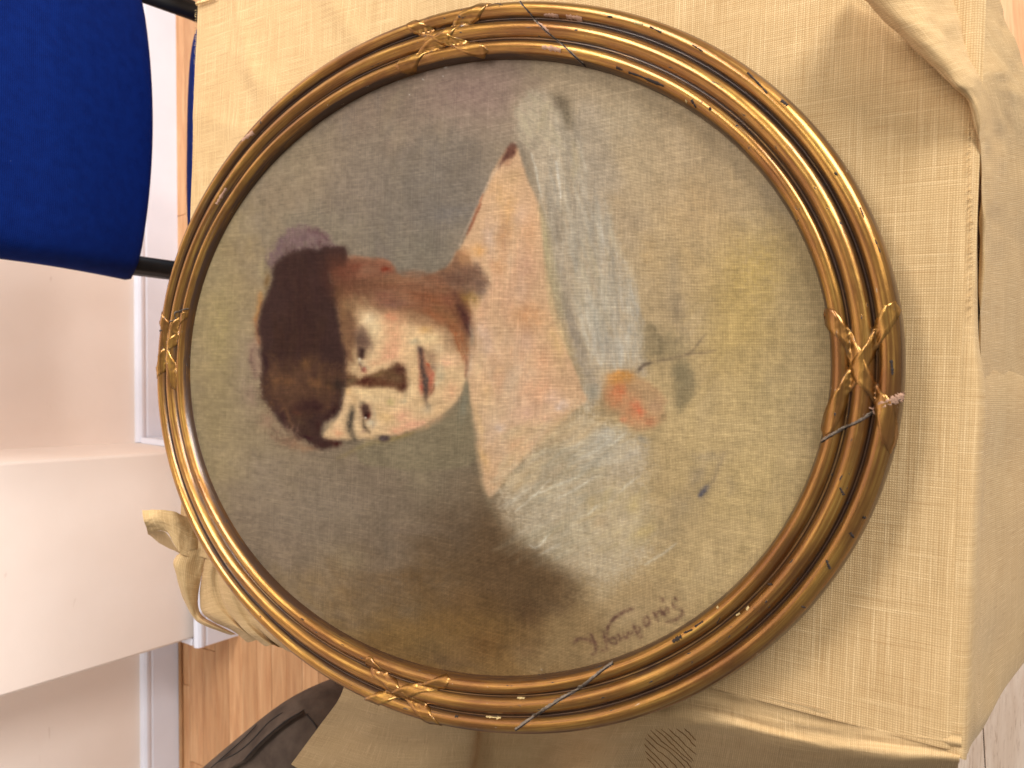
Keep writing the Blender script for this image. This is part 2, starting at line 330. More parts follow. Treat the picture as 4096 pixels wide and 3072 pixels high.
    for p in [[(150,980),(400,870),(620,780)],[(20,1100),(170,980),(330,820)],[(230,1480),(330,1430),(420,1380)],[(380,1000),(560,900),(720,800)],[(750,600),(860,520),(980,420)],[(930,940),(1000,870),(1080,800)],[(1150,1560),(1280,1480),(1420,1370)],[(650,1130),(700,1090),(740,1050)]]:
        stroke('S3',p,16,(220,212,192),.7,1.2,1,.3,.4)
    stroke('S3',[(150,1390),(190,1410),(240,1390),(330,1290)],26,(226,218,196),.85,1.2,1,.3,.4)
    stroke('S3',[(100,1480),(300,1560),(560,1640),(800,1700)],60,(150,130,102),.5,6)
    stroke('S2',[(1820,0),(1840,160),(1880,330),(1905,520),(1930,700),(1960,860),(2000,1010),(2060,1130),(2140,1260)],26,(140,124,98),.6,2.5,.5)
    stroke('S3',[(1640,1000),(1680,920),(1740,820),(1790,700),(1830,600)],36,(140,122,100),.5,4,1);stroke('S3',[(1625,975),(1650,930),(1690,880)],44,(92,88,96),.85,2,.8)
    stroke('S3',[(1860,800),(1900,880),(1870,960)],40,(168,148,116),.4,5)
    # dark ground against the bodice
    poly('P',[(1985,2060),(2040,2110),(2110,2190),(2200,2250),(2290,2320),(2330,2380),(2260,2440),(2140,2460),(2000,2440),(1900,2330),(1880,2200),(1920,2080),(1955,2020)],(100,79,58),.5,12,1.5,.4)
    blob('T7',(120,320),140,120,(92,70,50),.6,20);blob('T7',(380,280),120,60,(112,90,66),.5,15);blob('T7',(800,150),130,80,(188,168,134),.5,-35);blob('T7',(1000,330),200,130,(176,152,116),.5,-20);blob('T7',(130,640),120,70,(126,98,68),.5)
    blob('T6',(2000,600),160,130,(112,80,48),.5);blob('T6',(1500,600),200,90,(122,98,64),.5);blob('T6',(1300,300),140,90,(128,112,92),.4);blob('T6',(2050,250),120,100,(100,76,50),.55)
    # the rose
    poly('S3',[(790,60),(830,-60),(900,-110),(990,-100),(1080,-60),(1180,-20),(1260,60),(1330,150),(1310,220),(1335,320),(1260,330),(1220,380),(1150,415),(1060,400),(990,350),(940,300),(900,220),(830,170)],(186,148,108),.85,3,.7)
    blob('S3',(900,100),90,110,(204,128,86),.65,30);blob('S3',(1060,230),100,110,(208,124,86),.6,-20);blob('S3',(930,60),50,50,(212,118,78),.6);blob('S3',(1110,230),34,54,(216,112,78),.6);blob('S3',(960,310),26,24,(208,116,84),.5);blob('S3',(1070,180),50,40,(210,124,90),.5)
    blob('S3',(900,-40),90,60,(204,140,74),.7);blob('R7',(960,1590),110,50,(206,146,78),.7);blob('S3',(1180,130),90,70,(162,134,100),.6,30);blob('S3',(1200,330),60,50,(196,124,88),.55);blob('S3',(1250,190),60,60,(168,134,104),.6);blob('S3',(1060,290),60,40,(204,140,98),.5)
    blob('S3',(1310,300),26,36,(140,118,86),.7)
    # leaves and stem
    poly('R7',[(1120,1180),(1200,1150),(1290,1220),(1420,1180),(1500,1260),(1520,1380),(1480,1480),(1540,1560),(1560,1659),(1400,1659),(1390,1560),(1330,1470),(1220,1450),(1140,1420)],(142,126,96),.6,7,1.5,.4)
    poly('R7',[(1400,1500),(1490,1470),(1550,1560),(1570,1700),(1500,1860),(1450,1900),(1400,1780),(1380,1620)],(124,112,86),.65,5,1.2)
    stroke('R7',[(1060,1550),(1140,1500),(1230,1465),(1340,1450),(1450,1420),(1540,1390),(1610,1300),(1660,1240)],20,(124,106,84),.6,1.6,.8)
    stroke('R7',[(1090,1560),(1130,1500),(1200,1480)],30,(106,90,76),.7,1.6,1);stroke('R7',[(1500,1400),(1620,1390),(1760,1370)],16,(132,112,88),.6,2,.8)
    stroke('R7',[(1440,860),(1420,960),(1440,1100),(1460,1200)],50,(140,122,96),.5,5,1);stroke('R7',[(1190,1150),(1250,1230),(1290,1330),(1270,1420)],50,(124,110,84),.5,4,1)
    poly('S3',[(640,20),(760,10),(750,90),(710,140),(660,100)],(148,144,130),.6,5)
    # nape and neck, brown shadow
    poly('J',[(0,690),(120,705),(220,735),(270,810),(310,880),(400,925),(620,945),(780,930),(930,880),(1080,780),(1180,640),(1210,570),(1290,600),(1330,760),(1380,900),(1440,1020),(1440,1130),(1400,1230),(1380,1330),(1390,1420),(1400,1480),(1370,1560),(1390,1660),(1290,1900),(1000,1900),(300,1900),(-100,1750),(-300,1400),(-600,1000),(-640,720),(-300,650)],(136,100,76),1,2,.5)
    blob('J',(1330,640),70,150,(176,130,88),.55,20);blob('J',(1450,1080),110,90,(146,112,84),.7)
    hatch('J',(1420,1000),170,260,90,200,26,40,[(118,92,78),(146,118,96),(172,138,108),(104,80,68)],.4,61,35,.3); hatch('J',(1560,1060),110,200,50,170,18,38,[(150,124,104),(176,144,114),(128,104,88)],.35,62,25,.3)
    hatch('J',(1330,720),70,170,50,160,24,62,[(180,134,94),(160,116,82),(196,148,104)],.4,63,20,.3)
    # face
    poly('P',[(1345,1760),(1392,1765),(1440,1755),(1510,1745),(1560,1740),(1630,1722),(1700,1695),(1765,1660),(1810,1620),(1835,1590),(1848,1560),(1862,1520),(1868,1470),(1868,1400),(1858,1350),(1820,1290),(1760,1255),(1680,1245),(1600,1250),(1540,1255),(1500,1230),(1440,1210),(1390,1230),(1365,1290),(1370,1380),(1372,1450),(1390,1510),(1388,1560),(1372,1600),(1370,1650),(1330,1700),(1290,1745),(1292,1775)],(214,180,136),1,2,.35)
    # background up to cheek line
    poly('F',[(480,1190),(820,1150),(950,1110),(1220,1035),(1480,935),(1700,810),(1860,690),(1960,590),(2010,500),(2050,400),(2085,330),(2120,500),(2150,700),(2190,950),(2210,1200),(2150,1500),(1500,1600),(600,1500)],(132,119,94),.8,2,.4)
    blob('S2',(1700,420),170,150,(124,112,88),.5);blob('S2',(1790,180),40,140,(130,124,104),.8,10)
    stroke('S2',[(700,640),(850,570),(1000,510),(1180,480),(1330,420),(1500,350)],26,(150,130,86),.45,3)
    stroke('F',[(950,1120),(1080,1100),(1300,1030)],46,(132,112,72),.7,3)
    # shadow planes along the temple, cheek and jaw
    poly('E',[(0,0),(500,-120),(900,-100),(1400,-60),(1900,60),(2060,240),(2130,520),(2160,720),(2130,840),(2110,1000),(2105,1180),(2085,1260),(2090,1050),(2000,950),(1930,800),(1880,650),(1800,600),(1650,600),(1450,560),(1250,480),(1050,420),(850,400),(730,300),(640,260),(520,330),(440,440),(390,620),(330,760),(300,950),(300,1150),(390,1280),(300,1400),(230,1300),(180,900),(180,500)],(130,92,66),.92,8,.8,.12)
    stroke('E',[(300,380),(280,700),(310,1000),(400,1230)],190,(128,94,66),.75,12,.3);stroke('E',[(380,420),(370,640),(330,800)],110,(104,72,52),.6,9,.6);stroke('E',[(700,330),(1000,400),(1300,490),(1600,600),(1790,720)],120,(164,126,92),.5,12,.4)
    blob('E',(1800,740),150,130,(140,108,80),.7,50);blob('E',(1900,600),120,120,(120,80,56),.6,50)
    hatch('E',(1250,120),800,170,130,330,46,8,[(120,76,54),(148,106,80),(132,84,58),(112,74,60),(156,116,88)],.4,41,10,.4)
    hatch('E',(1850,330),260,280,80,240,40,52,[(112,70,48),(140,92,62),(156,112,74),(126,92,62)],.45,42,12,.4)
    hatch('E',(600,230),330,150,60,240,36,50,[(138,104,74),(164,134,98),(120,88,66)],.4,43,14,.4)
    hatch('E',(330,600),120,420,60,220,40,85,[(112,80,56),(92,62,46),(140,106,72)],.45,44,14,.4)
    blob('E',(1450,160),330,90,(122,68,44),.55,8);blob('E',(1000,130),220,110,(120,76,62),.55);blob('E',(1000,260),170,70,(124,92,80),.55)
    blob('E',(1600,380),220,90,(150,90,58),.55,22);blob('E',(1680,480),100,90,(150,96,66),.6,20);blob('E',(1480,460),200,60,(168,130,96),.55,15);blob('E',(1750,640),100,60,(176,140,104),.6,30)
    blob('E',(1830,800),130,110,(150,122,94),.7,50);blob('E',(1500,350),100,40,(140,88,60),.4)
    stroke('E',[(1860,560),(1950,680),(1990,820),(2040,960),(2060,1060)],150,(150,84,50),.7,5,.8,.3,.3)
    stroke('E',[(1960,250),(2050,420),(2100,570),(2140,700)],90,(74,44,38),.85,4,.7)
    stroke('E',[(2060,1000),(2085,1100),(2090,1200),(2080,1300)],34,(136,82,62),.7,3,.8)
    stroke('E',[(2120,520),(2170,700),(2150,850)],40,(168,158,138),.5,3)
    stroke('E',[(2150,900),(2150,1100),(2120,1300)],50,(214,194,168),.45,4)
    blob('J',(1330,900),150,130,(98,70,58),.8,20);blob('J',(1180,1000),200,70,(108,74,60),.7,5);blob('J',(1520,1080),100,80,(106,82,70),.75,25);blob('J',(1350,1250),120,110,(146,112,58),.6);blob('J',(1450,1300),90,100,(150,118,70),.5);blob('J',(1080,1250),140,130,(126,78,60),.6)
    blob('J',(700,1050),330,80,(116,72,54),.5);blob('J',(300,1000),300,70,(140,104,76),.5);blob('J',(150,1250),180,130,(120,74,62),.55);blob('J',(600,1200),280,90,(128,74,46),.6);blob('J',(1550,1180),70,60,(134,114,100),.5)
    hatch('J',(1330,980),330,160,70,220,30,40,[(92,66,54),(128,94,76),(148,116,92),(108,76,58)],.4,45,30,.4)
    hatch('J',(500,1100),560,230,100,330,34,4,[(116,72,52),(146,106,80),(128,86,62),(152,116,90)],.35,46,9,.4)
    stroke('J',[(1180,1200),(1270,1380),(1340,1520),(1380,1640)],90,(78,46,42),.7,5,.7)
    # ear / side hair patch
    poly('J',[(-640,640),(-480,655),(-250,665),(0,690),(120,705),(220,735),(270,810),(300,880),(100,960),(-300,1000),(-640,900)],(132,86,66),.8,3,.6)
    blob('J',(170,840),60,40,(124,48,32),.9);blob('R6',(860,650),60,40,(116,52,36),.6);blob('J',(-150,860),200,80,(146,108,84),.6);stroke('J',[(-450,640),(-200,660),(60,695),(220,735)],26,(166,116,90),.7,2,.6)
    # light and colour on the face
    poly('E',[(560,330),(700,360),(850,420),(900,560),(840,760),(720,880),(640,760),(600,640),(540,560),(480,620),(430,640),(440,500),(480,400)],(222,192,148),.8,10,.8,.12)
    blob('E',(640,470),90,110,(234,208,168),.7,20);blob('E',(1010,600),170,240,(214,160,120),.7,-15);blob('E',(1000,900),150,190,(216,158,122),.7,10);blob('E',(950,1010),130,70,(218,156,122),.5)
    blob('E',(980,450),110,70,(198,130,96),.6);blob('E',(1300,680),140,90,(226,190,144),.7);blob('E',(1480,620),100,60,(220,172,108),.6);blob('E',(1550,760),170,90,(230,200,150),.7);blob('E',(720,620),90,120,(228,202,158),.7)
    blob('E',(1150,950),70,140,(228,186,140),.6);blob('E',(1330,790),80,50,(178,162,128),.75);blob('E',(1800,1060),150,120,(226,182,144),.7);blob('E',(1780,1120),90,70,(222,166,132),.5);blob('E',(1900,1300),140,120,(224,190,144),.6);blob('E',(1680,900),90,60,(216,190,150),.5)
    # nearer eye
    poly('E',[(560,550),(600,640),(640,720),(690,820),(680,880),(600,940),(590,1000),(530,1040),(470,1020),(480,900),(420,860),(430,780),(490,680)],(108,82,68),.85,4,.5)
    blob('E',(560,760),110,110,(96,72,62),.6);poly('E',[(510,890),(560,905),(600,920),(590,980),(550,1040),(510,1015),(480,1010),(490,940)],(38,20,22),.95,2.2,.3)
    stroke('E',[(470,1000),(500,950),(520,880)],40,(70,50,46),.7,2)
    blob('E',(540,1090),90,50,(206,186,150),.55);blob('E',(510,1040),20,26,(220,214,198),.85);stroke('E',[(500,1080),(530,1130),(580,1170),(640,1180)],22,(178,164,140),.6,2);stroke('E',[(505,1120),(540,1190),(570,1230)],24,(96,60,52),.7,2)
    blob('E',(585,1210),36,40,(150,78,66),.7);blob('E',(620,960),60,40,(170,142,108),.6)
    blob('E',(420,1150),80,180,(216,184,138),.6);stroke('E',[(340,900),(370,1050),(420,1200),(460,1260)],40,(214,182,138),.5,4)
    hatch('E',(340,760),90,330,60,170,34,80,[(120,86,62),(98,68,52),(140,106,76)],.45,64,18,.2)
    blob('E',(420,560),90,130,(132,96,70),.55,20);blob('E',(470,690),60,110,(120,90,72),.5,20)
    # brow and nose shadow
    poly('E',[(300,1280),(420,1290),(480,1350),(560,1320),(680,1270),(800,1230),(930,1210),(1000,1150),(1060,1105),(1110,1130),(1160,1210),(1195,1300),(1200,1400),(1200,1480),(1170,1530),(1110,1545),(1050,1520),(1000,1480),(850,1500),(700,1500),(560,1490),(480,1440),(380,1440),(290,1480)],(96,66,46),.92,3,.5)
    blob('E',(610,1390),130,70,(74,36,28),.8,-5);blob('E',(1090,1200),80,90,(76,44,36),.75,50);blob('E',(1140,1440),60,90,(70,34,28),.8,10);blob('E',(1030,1320),110,70,(110,84,58),.55,40);blob('E',(800,1290),110,40,(124,98,64),.6,-10)
    blob('E',(380,1360),80,60,(112,90,64),.7);blob('E',(860,1430),200,40,(96,56,40),.5)
    stroke('E',[(1170,1500),(1185,1590),(1175,1640)],40,(160,140,108),.6,3)
    # bright bridge, nose wing and the lower cheek
    blob('F',(600,440),260,60,(226,196,146),.75,4);blob('F',(340,420),60,60,(214,168,112),.6);blob('F',(900,470),200,60,(220,188,140),.7);blob('F',(700,540),200,50,(222,194,148),.7);blob('F',(980,580),60,40,(180,166,110),.55);blob('F',(1140,580),50,40,(172,158,126),.6)
    blob('F',(1270,420),60,170,(222,188,142),.7);blob('F',(1130,780),120,90,(224,164,132),.65);blob('F',(1260,900),160,80,(226,158,130),.6,-22);blob('F',(1420,880),130,40,(222,154,128),.45,-25);blob('F',(1060,1000),140,60,(226,166,130),.7,-15);blob('F',(900,800),130,100,(214,176,120),.6)
    blob('F',(1650,700),150,70,(224,182,134),.6,-35);blob('F',(1780,540),110,90,(222,182,138),.6);blob('F',(1880,420),90,130,(222,168,128),.6);blob('F',(1500,700),90,60,(206,184,148),.5)
    blob('F',(200,1000),120,120,(222,180,138),.7);blob('F',(220,1040),70,50,(226,164,122),.6);blob('F',(260,760),60,150,(224,190,146),.7,20);blob('F',(100,960),60,60,(160,140,108),.6);blob('F',(470,900),60,170,(214,182,140),.6)
    blob('F',(700,1120),100,40,(196,162,116),.6)
    # brow, farther eye
    stroke('F',[(410,640),(390,760),(370,880),(375,980),(410,1080),(450,1150)],92,(84,74,62),.85,4,.75);stroke('F',[(400,720),(375,880),(385,990)],44,(64,56,50),.6,3)
    poly('F',[(560,600),(620,620),(660,680),(680,760),(650,840),(610,850),(560,800),(530,720),(530,650)],(72,44,38),.92,3,.3)
    blob('F',(590,680),50,60,(66,50,44),.7);blob('F',(640,800),34,46,(88,30,26),.8);blob('F',(600,780),40,40,(40,22,22),.8);blob('F',(590,826),17,18,(226,214,200),.9)
    blob('F',(680,900),70,60,(206,194,166),.7);blob('F',(740,760),40,110,(190,170,136),.6);stroke('F',[(560,840),(575,930),(610,990),(660,1030)],44,(78,64,52),.8,2.5,.8);blob('F',(700,950),30,40,(150,132,112),.6);blob('F',(560,1020),40,30,(160,130,108),.5)
    blob('F',(555,600),40,30,(130,114,90),.6)
    # nostril-side shadow, mouth
    blob('E',(1400,910),50,60,(110,94,84),.7);stroke('E',[(1410,890),(1430,960),(1440,1060)],60,(92,58,52),.8,3,.8)
    poly('E',[(1470,880),(1560,900),(1640,960),(1650,1080),(1600,1200),(1520,1180),(1460,1060)],(160,132,98),.75,6,.8);blob('E',(1560,1010),80,110,(148,114,90),.55);blob('E',(1600,1180),70,90,(150,124,104),.5)
    poly('E',[(1390,960),(1440,970),(1470,1080),(1520,1150),(1580,1250),(1610,1370),(1600,1480),(1540,1580),(1490,1600),(1440,1560),(1400,1470),(1370,1300),(1385,1100)],(168,104,78),.85,3,.4)
    blob('E',(1540,1370),60,110,(190,106,82),.7,-5);blob('E',(1425,1480),34,90,(182,92,72),.7);blob('E',(1510,1150),26,50,(172,78,52),.7,-25);blob('E',(1575,1290),24,60,(190,106,84),.5,-20)
    stroke('E',[(1410,900),(1420,1050),(1430,1180),(1455,1320),(1480,1430),(1490,1560),(1490,1660)],70,(76,62,56),.88,2.5,.8);blob('E',(1480,1400),40,90,(84,78,72),.6);stroke('E',[(1480,1560),(1490,1640),(1500,1740)],40,(110,84,70),.7,2.5,.8)
    stroke('E',[(1610,1440),(1590,1520),(1540,1590)],14,(120,74,56),.7,1.4)
    blob('F',(1510,640),50,60,(152,136,112),.7);blob('F',(1700,230),80,90,(196,178,142),.7);blob('F',(1650,330),50,40,(186,176,146),.5)
    blob('E',(1270,1300),60,200,(218,180,132),.6);blob('E',(1690,1200),50,120,(212,190,152),.6)
    # ear-ring dark spot, lash line to the temple
    poly('F',[(800,1110),(850,1085),(930,1090),(950,1120),(910,1160),(850,1160)],(66,52,54),.92,2,.3);blob('F',(860,1120),26,14,(140,124,116),.4)
    stroke('F',[(450,1150),(380,1160),(280,1165),(200,1180),(80,1190),(0,1200)],60,(96,84,70),.75,3,.4)
    stroke('F',[(220,1190),(130,1195),(30,1170)],80,(66,34,30),.85,3,.8)
    blob('F',(430,560),70,90,(196,162,118),.6);blob('F',(800,660),60,120,(196,166,122),.5);blob('F',(740,900),60,120,(206,176,138),.5);blob('F',(1400,560),120,60,(206,172,126),.5);blob('F',(1600,860),220,50,(196,156,118),.6,-28)
    blob('E',(760,1100),120,60,(212,160,122),.6);blob('E',(680,1000),60,120,(208,178,138),.5);blob('E',(1250,1500),50,140,(226,196,150),.6);blob('E',(1950,1100),70,120,(200,160,124),.5);blob('E',(1700,980),120,50,(196,166,128),.5,30);blob('E',(1300,1000),60,90,(204,168,124),.55);blob('E',(450,960),60,120,(196,160,118),.6)
    blob('E',(560,660),80,80,(140,112,90),.6);blob('E',(500,820),60,110,(112,86,70),.6);blob('E',(690,880),50,60,(168,140,112),.5);blob('F',(690,720),40,100,(170,144,114),.5);blob('F',(520,760),30,130,(176,150,120),.5)
    # hair: lilac halo, ochre edge, dark mass
    poly('G',[(420,720),(440,600),(540,440),(600,330),(720,230),(840,160),(960,170),(1080,200),(1200,240),(1290,310),(1350,400),(1480,480),(1400,560),(1100,600),(800,620),(600,700),(480,820)],(122,98,96),.85,4,1,.5)
    blob('G',(900,300),220,90,(128,104,100),.5);stroke('G',[(1000,220),(1130,240),(1230,300),(1300,380)],50,(92,64,66),.7,4,.8);stroke('G',[(640,330),(590,440),(570,520)],40,(100,76,84),.6,4);stroke('G',[(1180,380),(1190,460)],30,(86,56,56),.7,3);stroke('G',[(820,400),(900,350),(1000,330)],40,(104,80,82),.5,4)
    stroke('G',[(330,680),(310,800),(340,900)],40,(184,164,120),.6,4)
    poly('H',[(150,560),(200,440),(280,380),(320,600),(300,900),(280,1020),(210,920),(160,760)],(146,116,100),.65,5,1);stroke('H',[(180,560),(160,700),(190,850),(220,960)],30,(104,76,70),.6,3)
    stroke('G',[(330,900),(370,850),(440,800)],40,(140,124,94),.6,4);blob('G',(410,980),50,130,(128,98,62),.75,5);stroke('G',[(300,1150),(290,1350),(240,1550)],50,(186,124,66),.75,4,.7);stroke('H',[(230,120),(270,330),(300,480)],50,(150,92,60),.7,4)
    blob('I',(160,330),100,200,(146,120,102),.6);blob('I',(420,680),160,160,(138,108,88),.6,30);blob('I',(760,1000),180,90,(146,110,84),.7,10);blob('I',(1000,1080),140,60,(142,104,78),.5)
    poly('P',[(1390,1010),(1384,990),(1348,985),(1302,985),(1265,1000),(1228,993),(1190,1004),(1150,1022),(1120,1040),(1096,1075),(1090,1110),(1085,1148),(1065,1180),(1050,1212),(1042,1245),(1030,1295),(1028,1320),(1040,1360),(1048,1400),(1044,1450),(1040,1500),(1046,1540),(1055,1590),(1078,1630),(1100,1660),(1130,1705),(1165,1735),(1195,1752),(1225,1765),(1250,1780),(1275,1795),(1300,1793),(1318,1780),(1305,1760),(1285,1745),(1283,1725),(1294,1705),(1322,1675),(1342,1645),(1362,1617),(1368,1585),(1370,1550),(1385,1520),(1378,1490),(1384,1450),(1386,1410),(1372,1370),(1364,1320),(1356,1280),(1348,1240),(1345,1200),(1350,1150),(1330,1120),(1330,1080),(1380,1060)],(63,44,40),1,2.6,.8,.3)
    poly('R6',[(640,540),(800,560),(830,620),(820,720),(1000,820),(900,880),(760,900),(700,980),(640,850),(600,700)],(92,56,42),.6,9,1)
    blob('R6',(760,700),130,120,(96,56,42),.5);blob('R6',(720,900),60,90,(104,72,50),.6);blob('R6',(1000,780),140,70,(116,78,58),.6)
    # lighter brown lock over the brow
    poly('H',[(420,560),(480,560),(520,700),(700,760),(900,760),(980,640),(1100,640),(1200,740),(1350,780),(1500,760),(1560,860),(1500,1000),(1420,1180),(1460,1300),(1300,1420),(1100,1500),(800,1560),(640,1480),(500,1440),(400,1300),(340,1120),(330,900),(400,760)],(86,60,45),.85,8,1.2,.5)
    hatch('H',(850,980),430,330,140,300,24,72,[(106,76,54),(76,52,40),(112,80,54),(92,66,50),(68,47,40)],.45,51,14,.4)
    hatch('H',(900,300),420,420,130,320,24,88,[(50,32,28),(74,50,38),(58,36,34),(66,46,34)],.35,52,8,.4)
    hatch('G',(950,950),420,380,100,320,24,84,[(52,34,30),(74,50,40),(60,38,36)],.35,53,9,.4)
    for p in [(1160,1060),(1060,1040),(980,760),(1330,1100),(700,1010),(540,1020)]: blob('H',p,70,70,(116,80,50),.5,80)
    blob('H',(960,760),80,60,(110,78,50),.6);blob('H',(1450,1060),100,90,(54,42,36),.85);blob('H',(1280,1040),60,80,(66,48,36),.7);blob('H',(370,760),50,130,(50,32,34),.8)
    blob('I',(960,480),210,110,(60,38,36),.85,-8);blob('I',(1120,480),90,80,(52,32,32),.7,-30);blob('I',(640,650),50,130,(64,42,40),.85,-20);blob('I',(860,700),120,90,(84,62,46),.6);blob('I',(1000,830),130,100,(76,54,44),.6)
    blob('I',(1400,520),70,110,(50,28,28),.85,40);blob('I',(1300,640),60,60,(56,34,32),.7,40);blob('I',(1150,760),50,80,(62,38,34),.7);blob('I',(980,910),80,30,(56,30,34),.7,8);blob('I',(1180,1030),110,50,(64,42,38),.8,-10);stroke('I',[(770,540),(820,560),(900,580)],26,(116,62,44),.4,2)
    stroke('I',[(600,540),(660,500),(740,700),(760,820)],30,(128,92,62),.5,3)
    hatch('I',(700,900),260,150,60,160,10,60,[(120,90,72),(150,124,102),(98,72,60)],.4,54,40,.2)
    # signature along the lower edge
    sg=(96,68,58)
    for p,w in [([(100,470),(130,440),(180,435),(230,450),(265,470)],17),([(235,400),(265,450),(285,500),(280,550),(255,565)],16),([(335,530),(350,540)],14),
      ([(345,370),(360,430),(375,500),(380,520)],16),([(380,330),(378,390),(390,440),(420,470),(455,475)],12),([(385,340),(420,280),(480,230),(540,195),(590,180)],20),([(395,440),(430,420),(455,440),(460,470)],12),
      ([(465,420),(475,400),(485,440),(505,430)],13),([(515,390),(525,420),(545,425),(555,385),(575,400),(590,380)],13),([(600,320),(625,370),(650,420),(665,410)],14),([(610,340),(640,330),(660,360),(640,385)],12),
      ([(705,245),(690,280),(700,320),(725,310),(735,275),(715,245)],17),([(770,210),(790,240),(805,275)],18),([(790,235),(820,205),(840,230)],12),([(830,180),(850,215),(870,235)],13),([(860,215),(885,165),(895,215)],11),
      ([(930,130),(945,165),(965,160)],15),([(950,85),(965,105)],16),([(835,95),(845,110)],20),([(995,180),(1015,200),(1010,230),(960,270),(910,280),(880,290)],14)]:
        stroke('N',p,w*1.15,sg,.66,1.8,.4,.6)
    # dust and lint on the varnish
    for o,x,y,r in [('A2',1630,590,14),('A2',1450,690,9),('A2',1610,660,7),('A2',1320,830,6),('A2',1225,700,6),('S3',1680,2,4),('J',425,1355,6),('T7',262,820,8)]:
        blob(o,(x,y),r,r*.7,(222,212,198),.9,40)
    # whole-surface unevenness of the thin paint
    n=vnoise(PH,PW,14,10,rngp)*.07+vnoise(PH,PW,4,4,rngp)*.10+vnoise(PH,PW,40,40,rngp)*.06+vnoise(PH,PW,2.2,9,rngp)*.07
    IMG[:]=np.clip(IMG*(1+n[:,:,None]),0,255)
# ================================================================= materials
def m_cloth():
    m,nt,b=mat('hessian_cloth'); g=N(nt)
    u=g.coord('UV')
    base=g.ramp(g.noise(u,14,4),[(.3,s2l((198,166,118))),(.7,s2l((212,181,133)))])
    base=g.mix(g.ramp(g.noise(u,3.2,3),[(.35,0),(.7,.5)]),base,tuple(s2l((214,176,126))))
    # slubbed threads both ways
    sx=g.noise(g.coord('UV',(14,620,1)),1,2,.6); sy=g.noise(g.coord('UV',(620,14,1)),1,2,.6)
    sl=g.math('MAXIMUM',g.ramp(sx,[(.52,0),(.72,1)]),g.ramp(sy,[(.55,0),(.75,1)]))
    base=g.mix(g.math('MULTIPLY',sl,.75),base,tuple(s2l((240,208,158))))
    dk=g.math('MAXIMUM',g.ramp(sx,[(.26,1),(.42,0)]),g.ramp(sy,[(.26,1),(.42,0)]))
    base=g.mix(g.math('MULTIPLY',dk,.42),base,tuple(s2l((164,124,78))))
    wx=g.wave(u,190,'X',1.6,14); wy=g.wave(u,190,'Y',1.6,14)
    wv=g.math('MULTIPLY',wx,wy)
    hole=g.ramp(wv,[(.0,1),(.25,0)])
    base=g.mix(g.math('MULTIPLY',hole,.5),base,tuple(s2l((150,108,62))))
    g.l(base,b.inputs['Base Color']); b.inputs['Roughness'].default_value=.92; b.inputs['Specular IOR Level'].default_value=.15
    b.inputs['Sheen Weight'].default_value=.08
    p=g.bump(g.math('ADD',wv,g.math('MULTIPLY',sl,.6)),b,.35,.0006)
    g.bump(g.noise(u,26,3),b,.25,.004,p)
    return m
def m_canvas():
    m,nt,b=mat('painted_canvas'); g=N(nt)
    a=g.n('ShaderNodeVertexColor',layer_name='paint').outputs[0]
    o=g.coord('Object')
    wx=g.wave(o,260,'X',.8,3); wy=g.wave(o,260,'Y',.8,3)
    wv=g.math('MULTIPLY',wx,wy)
    br=g.ramp(wv,[(0,.78),(.5,1.03),(1,1.24)])
    st=g.ramp(g.noise(g.coord('Object',(700,18,1)),1,2,.6),[(.3,.90),(.55,1.0),(.75,1.18)])
    st2=g.ramp(g.noise(g.coord('Object',(20,600,1)),1,2,.6),[(.3,.92),(.55,1.0),(.75,1.13)])
    c=g.mix(1.0,a,br,'MULTIPLY'); c=g.mix(1.0,c,st,'MULTIPLY'); c=g.mix(1.0,c,st2,'MULTIPLY')
    g.l(c,b.inputs['Base Color']); b.inputs['Roughness'].default_value=.6; b.inputs['Specular IOR Level'].default_value=.07
    p=g.bump(wv,b,.4,.0004); g.bump(g.noise(o,160,3),b,.2,.0005,p)
    return m
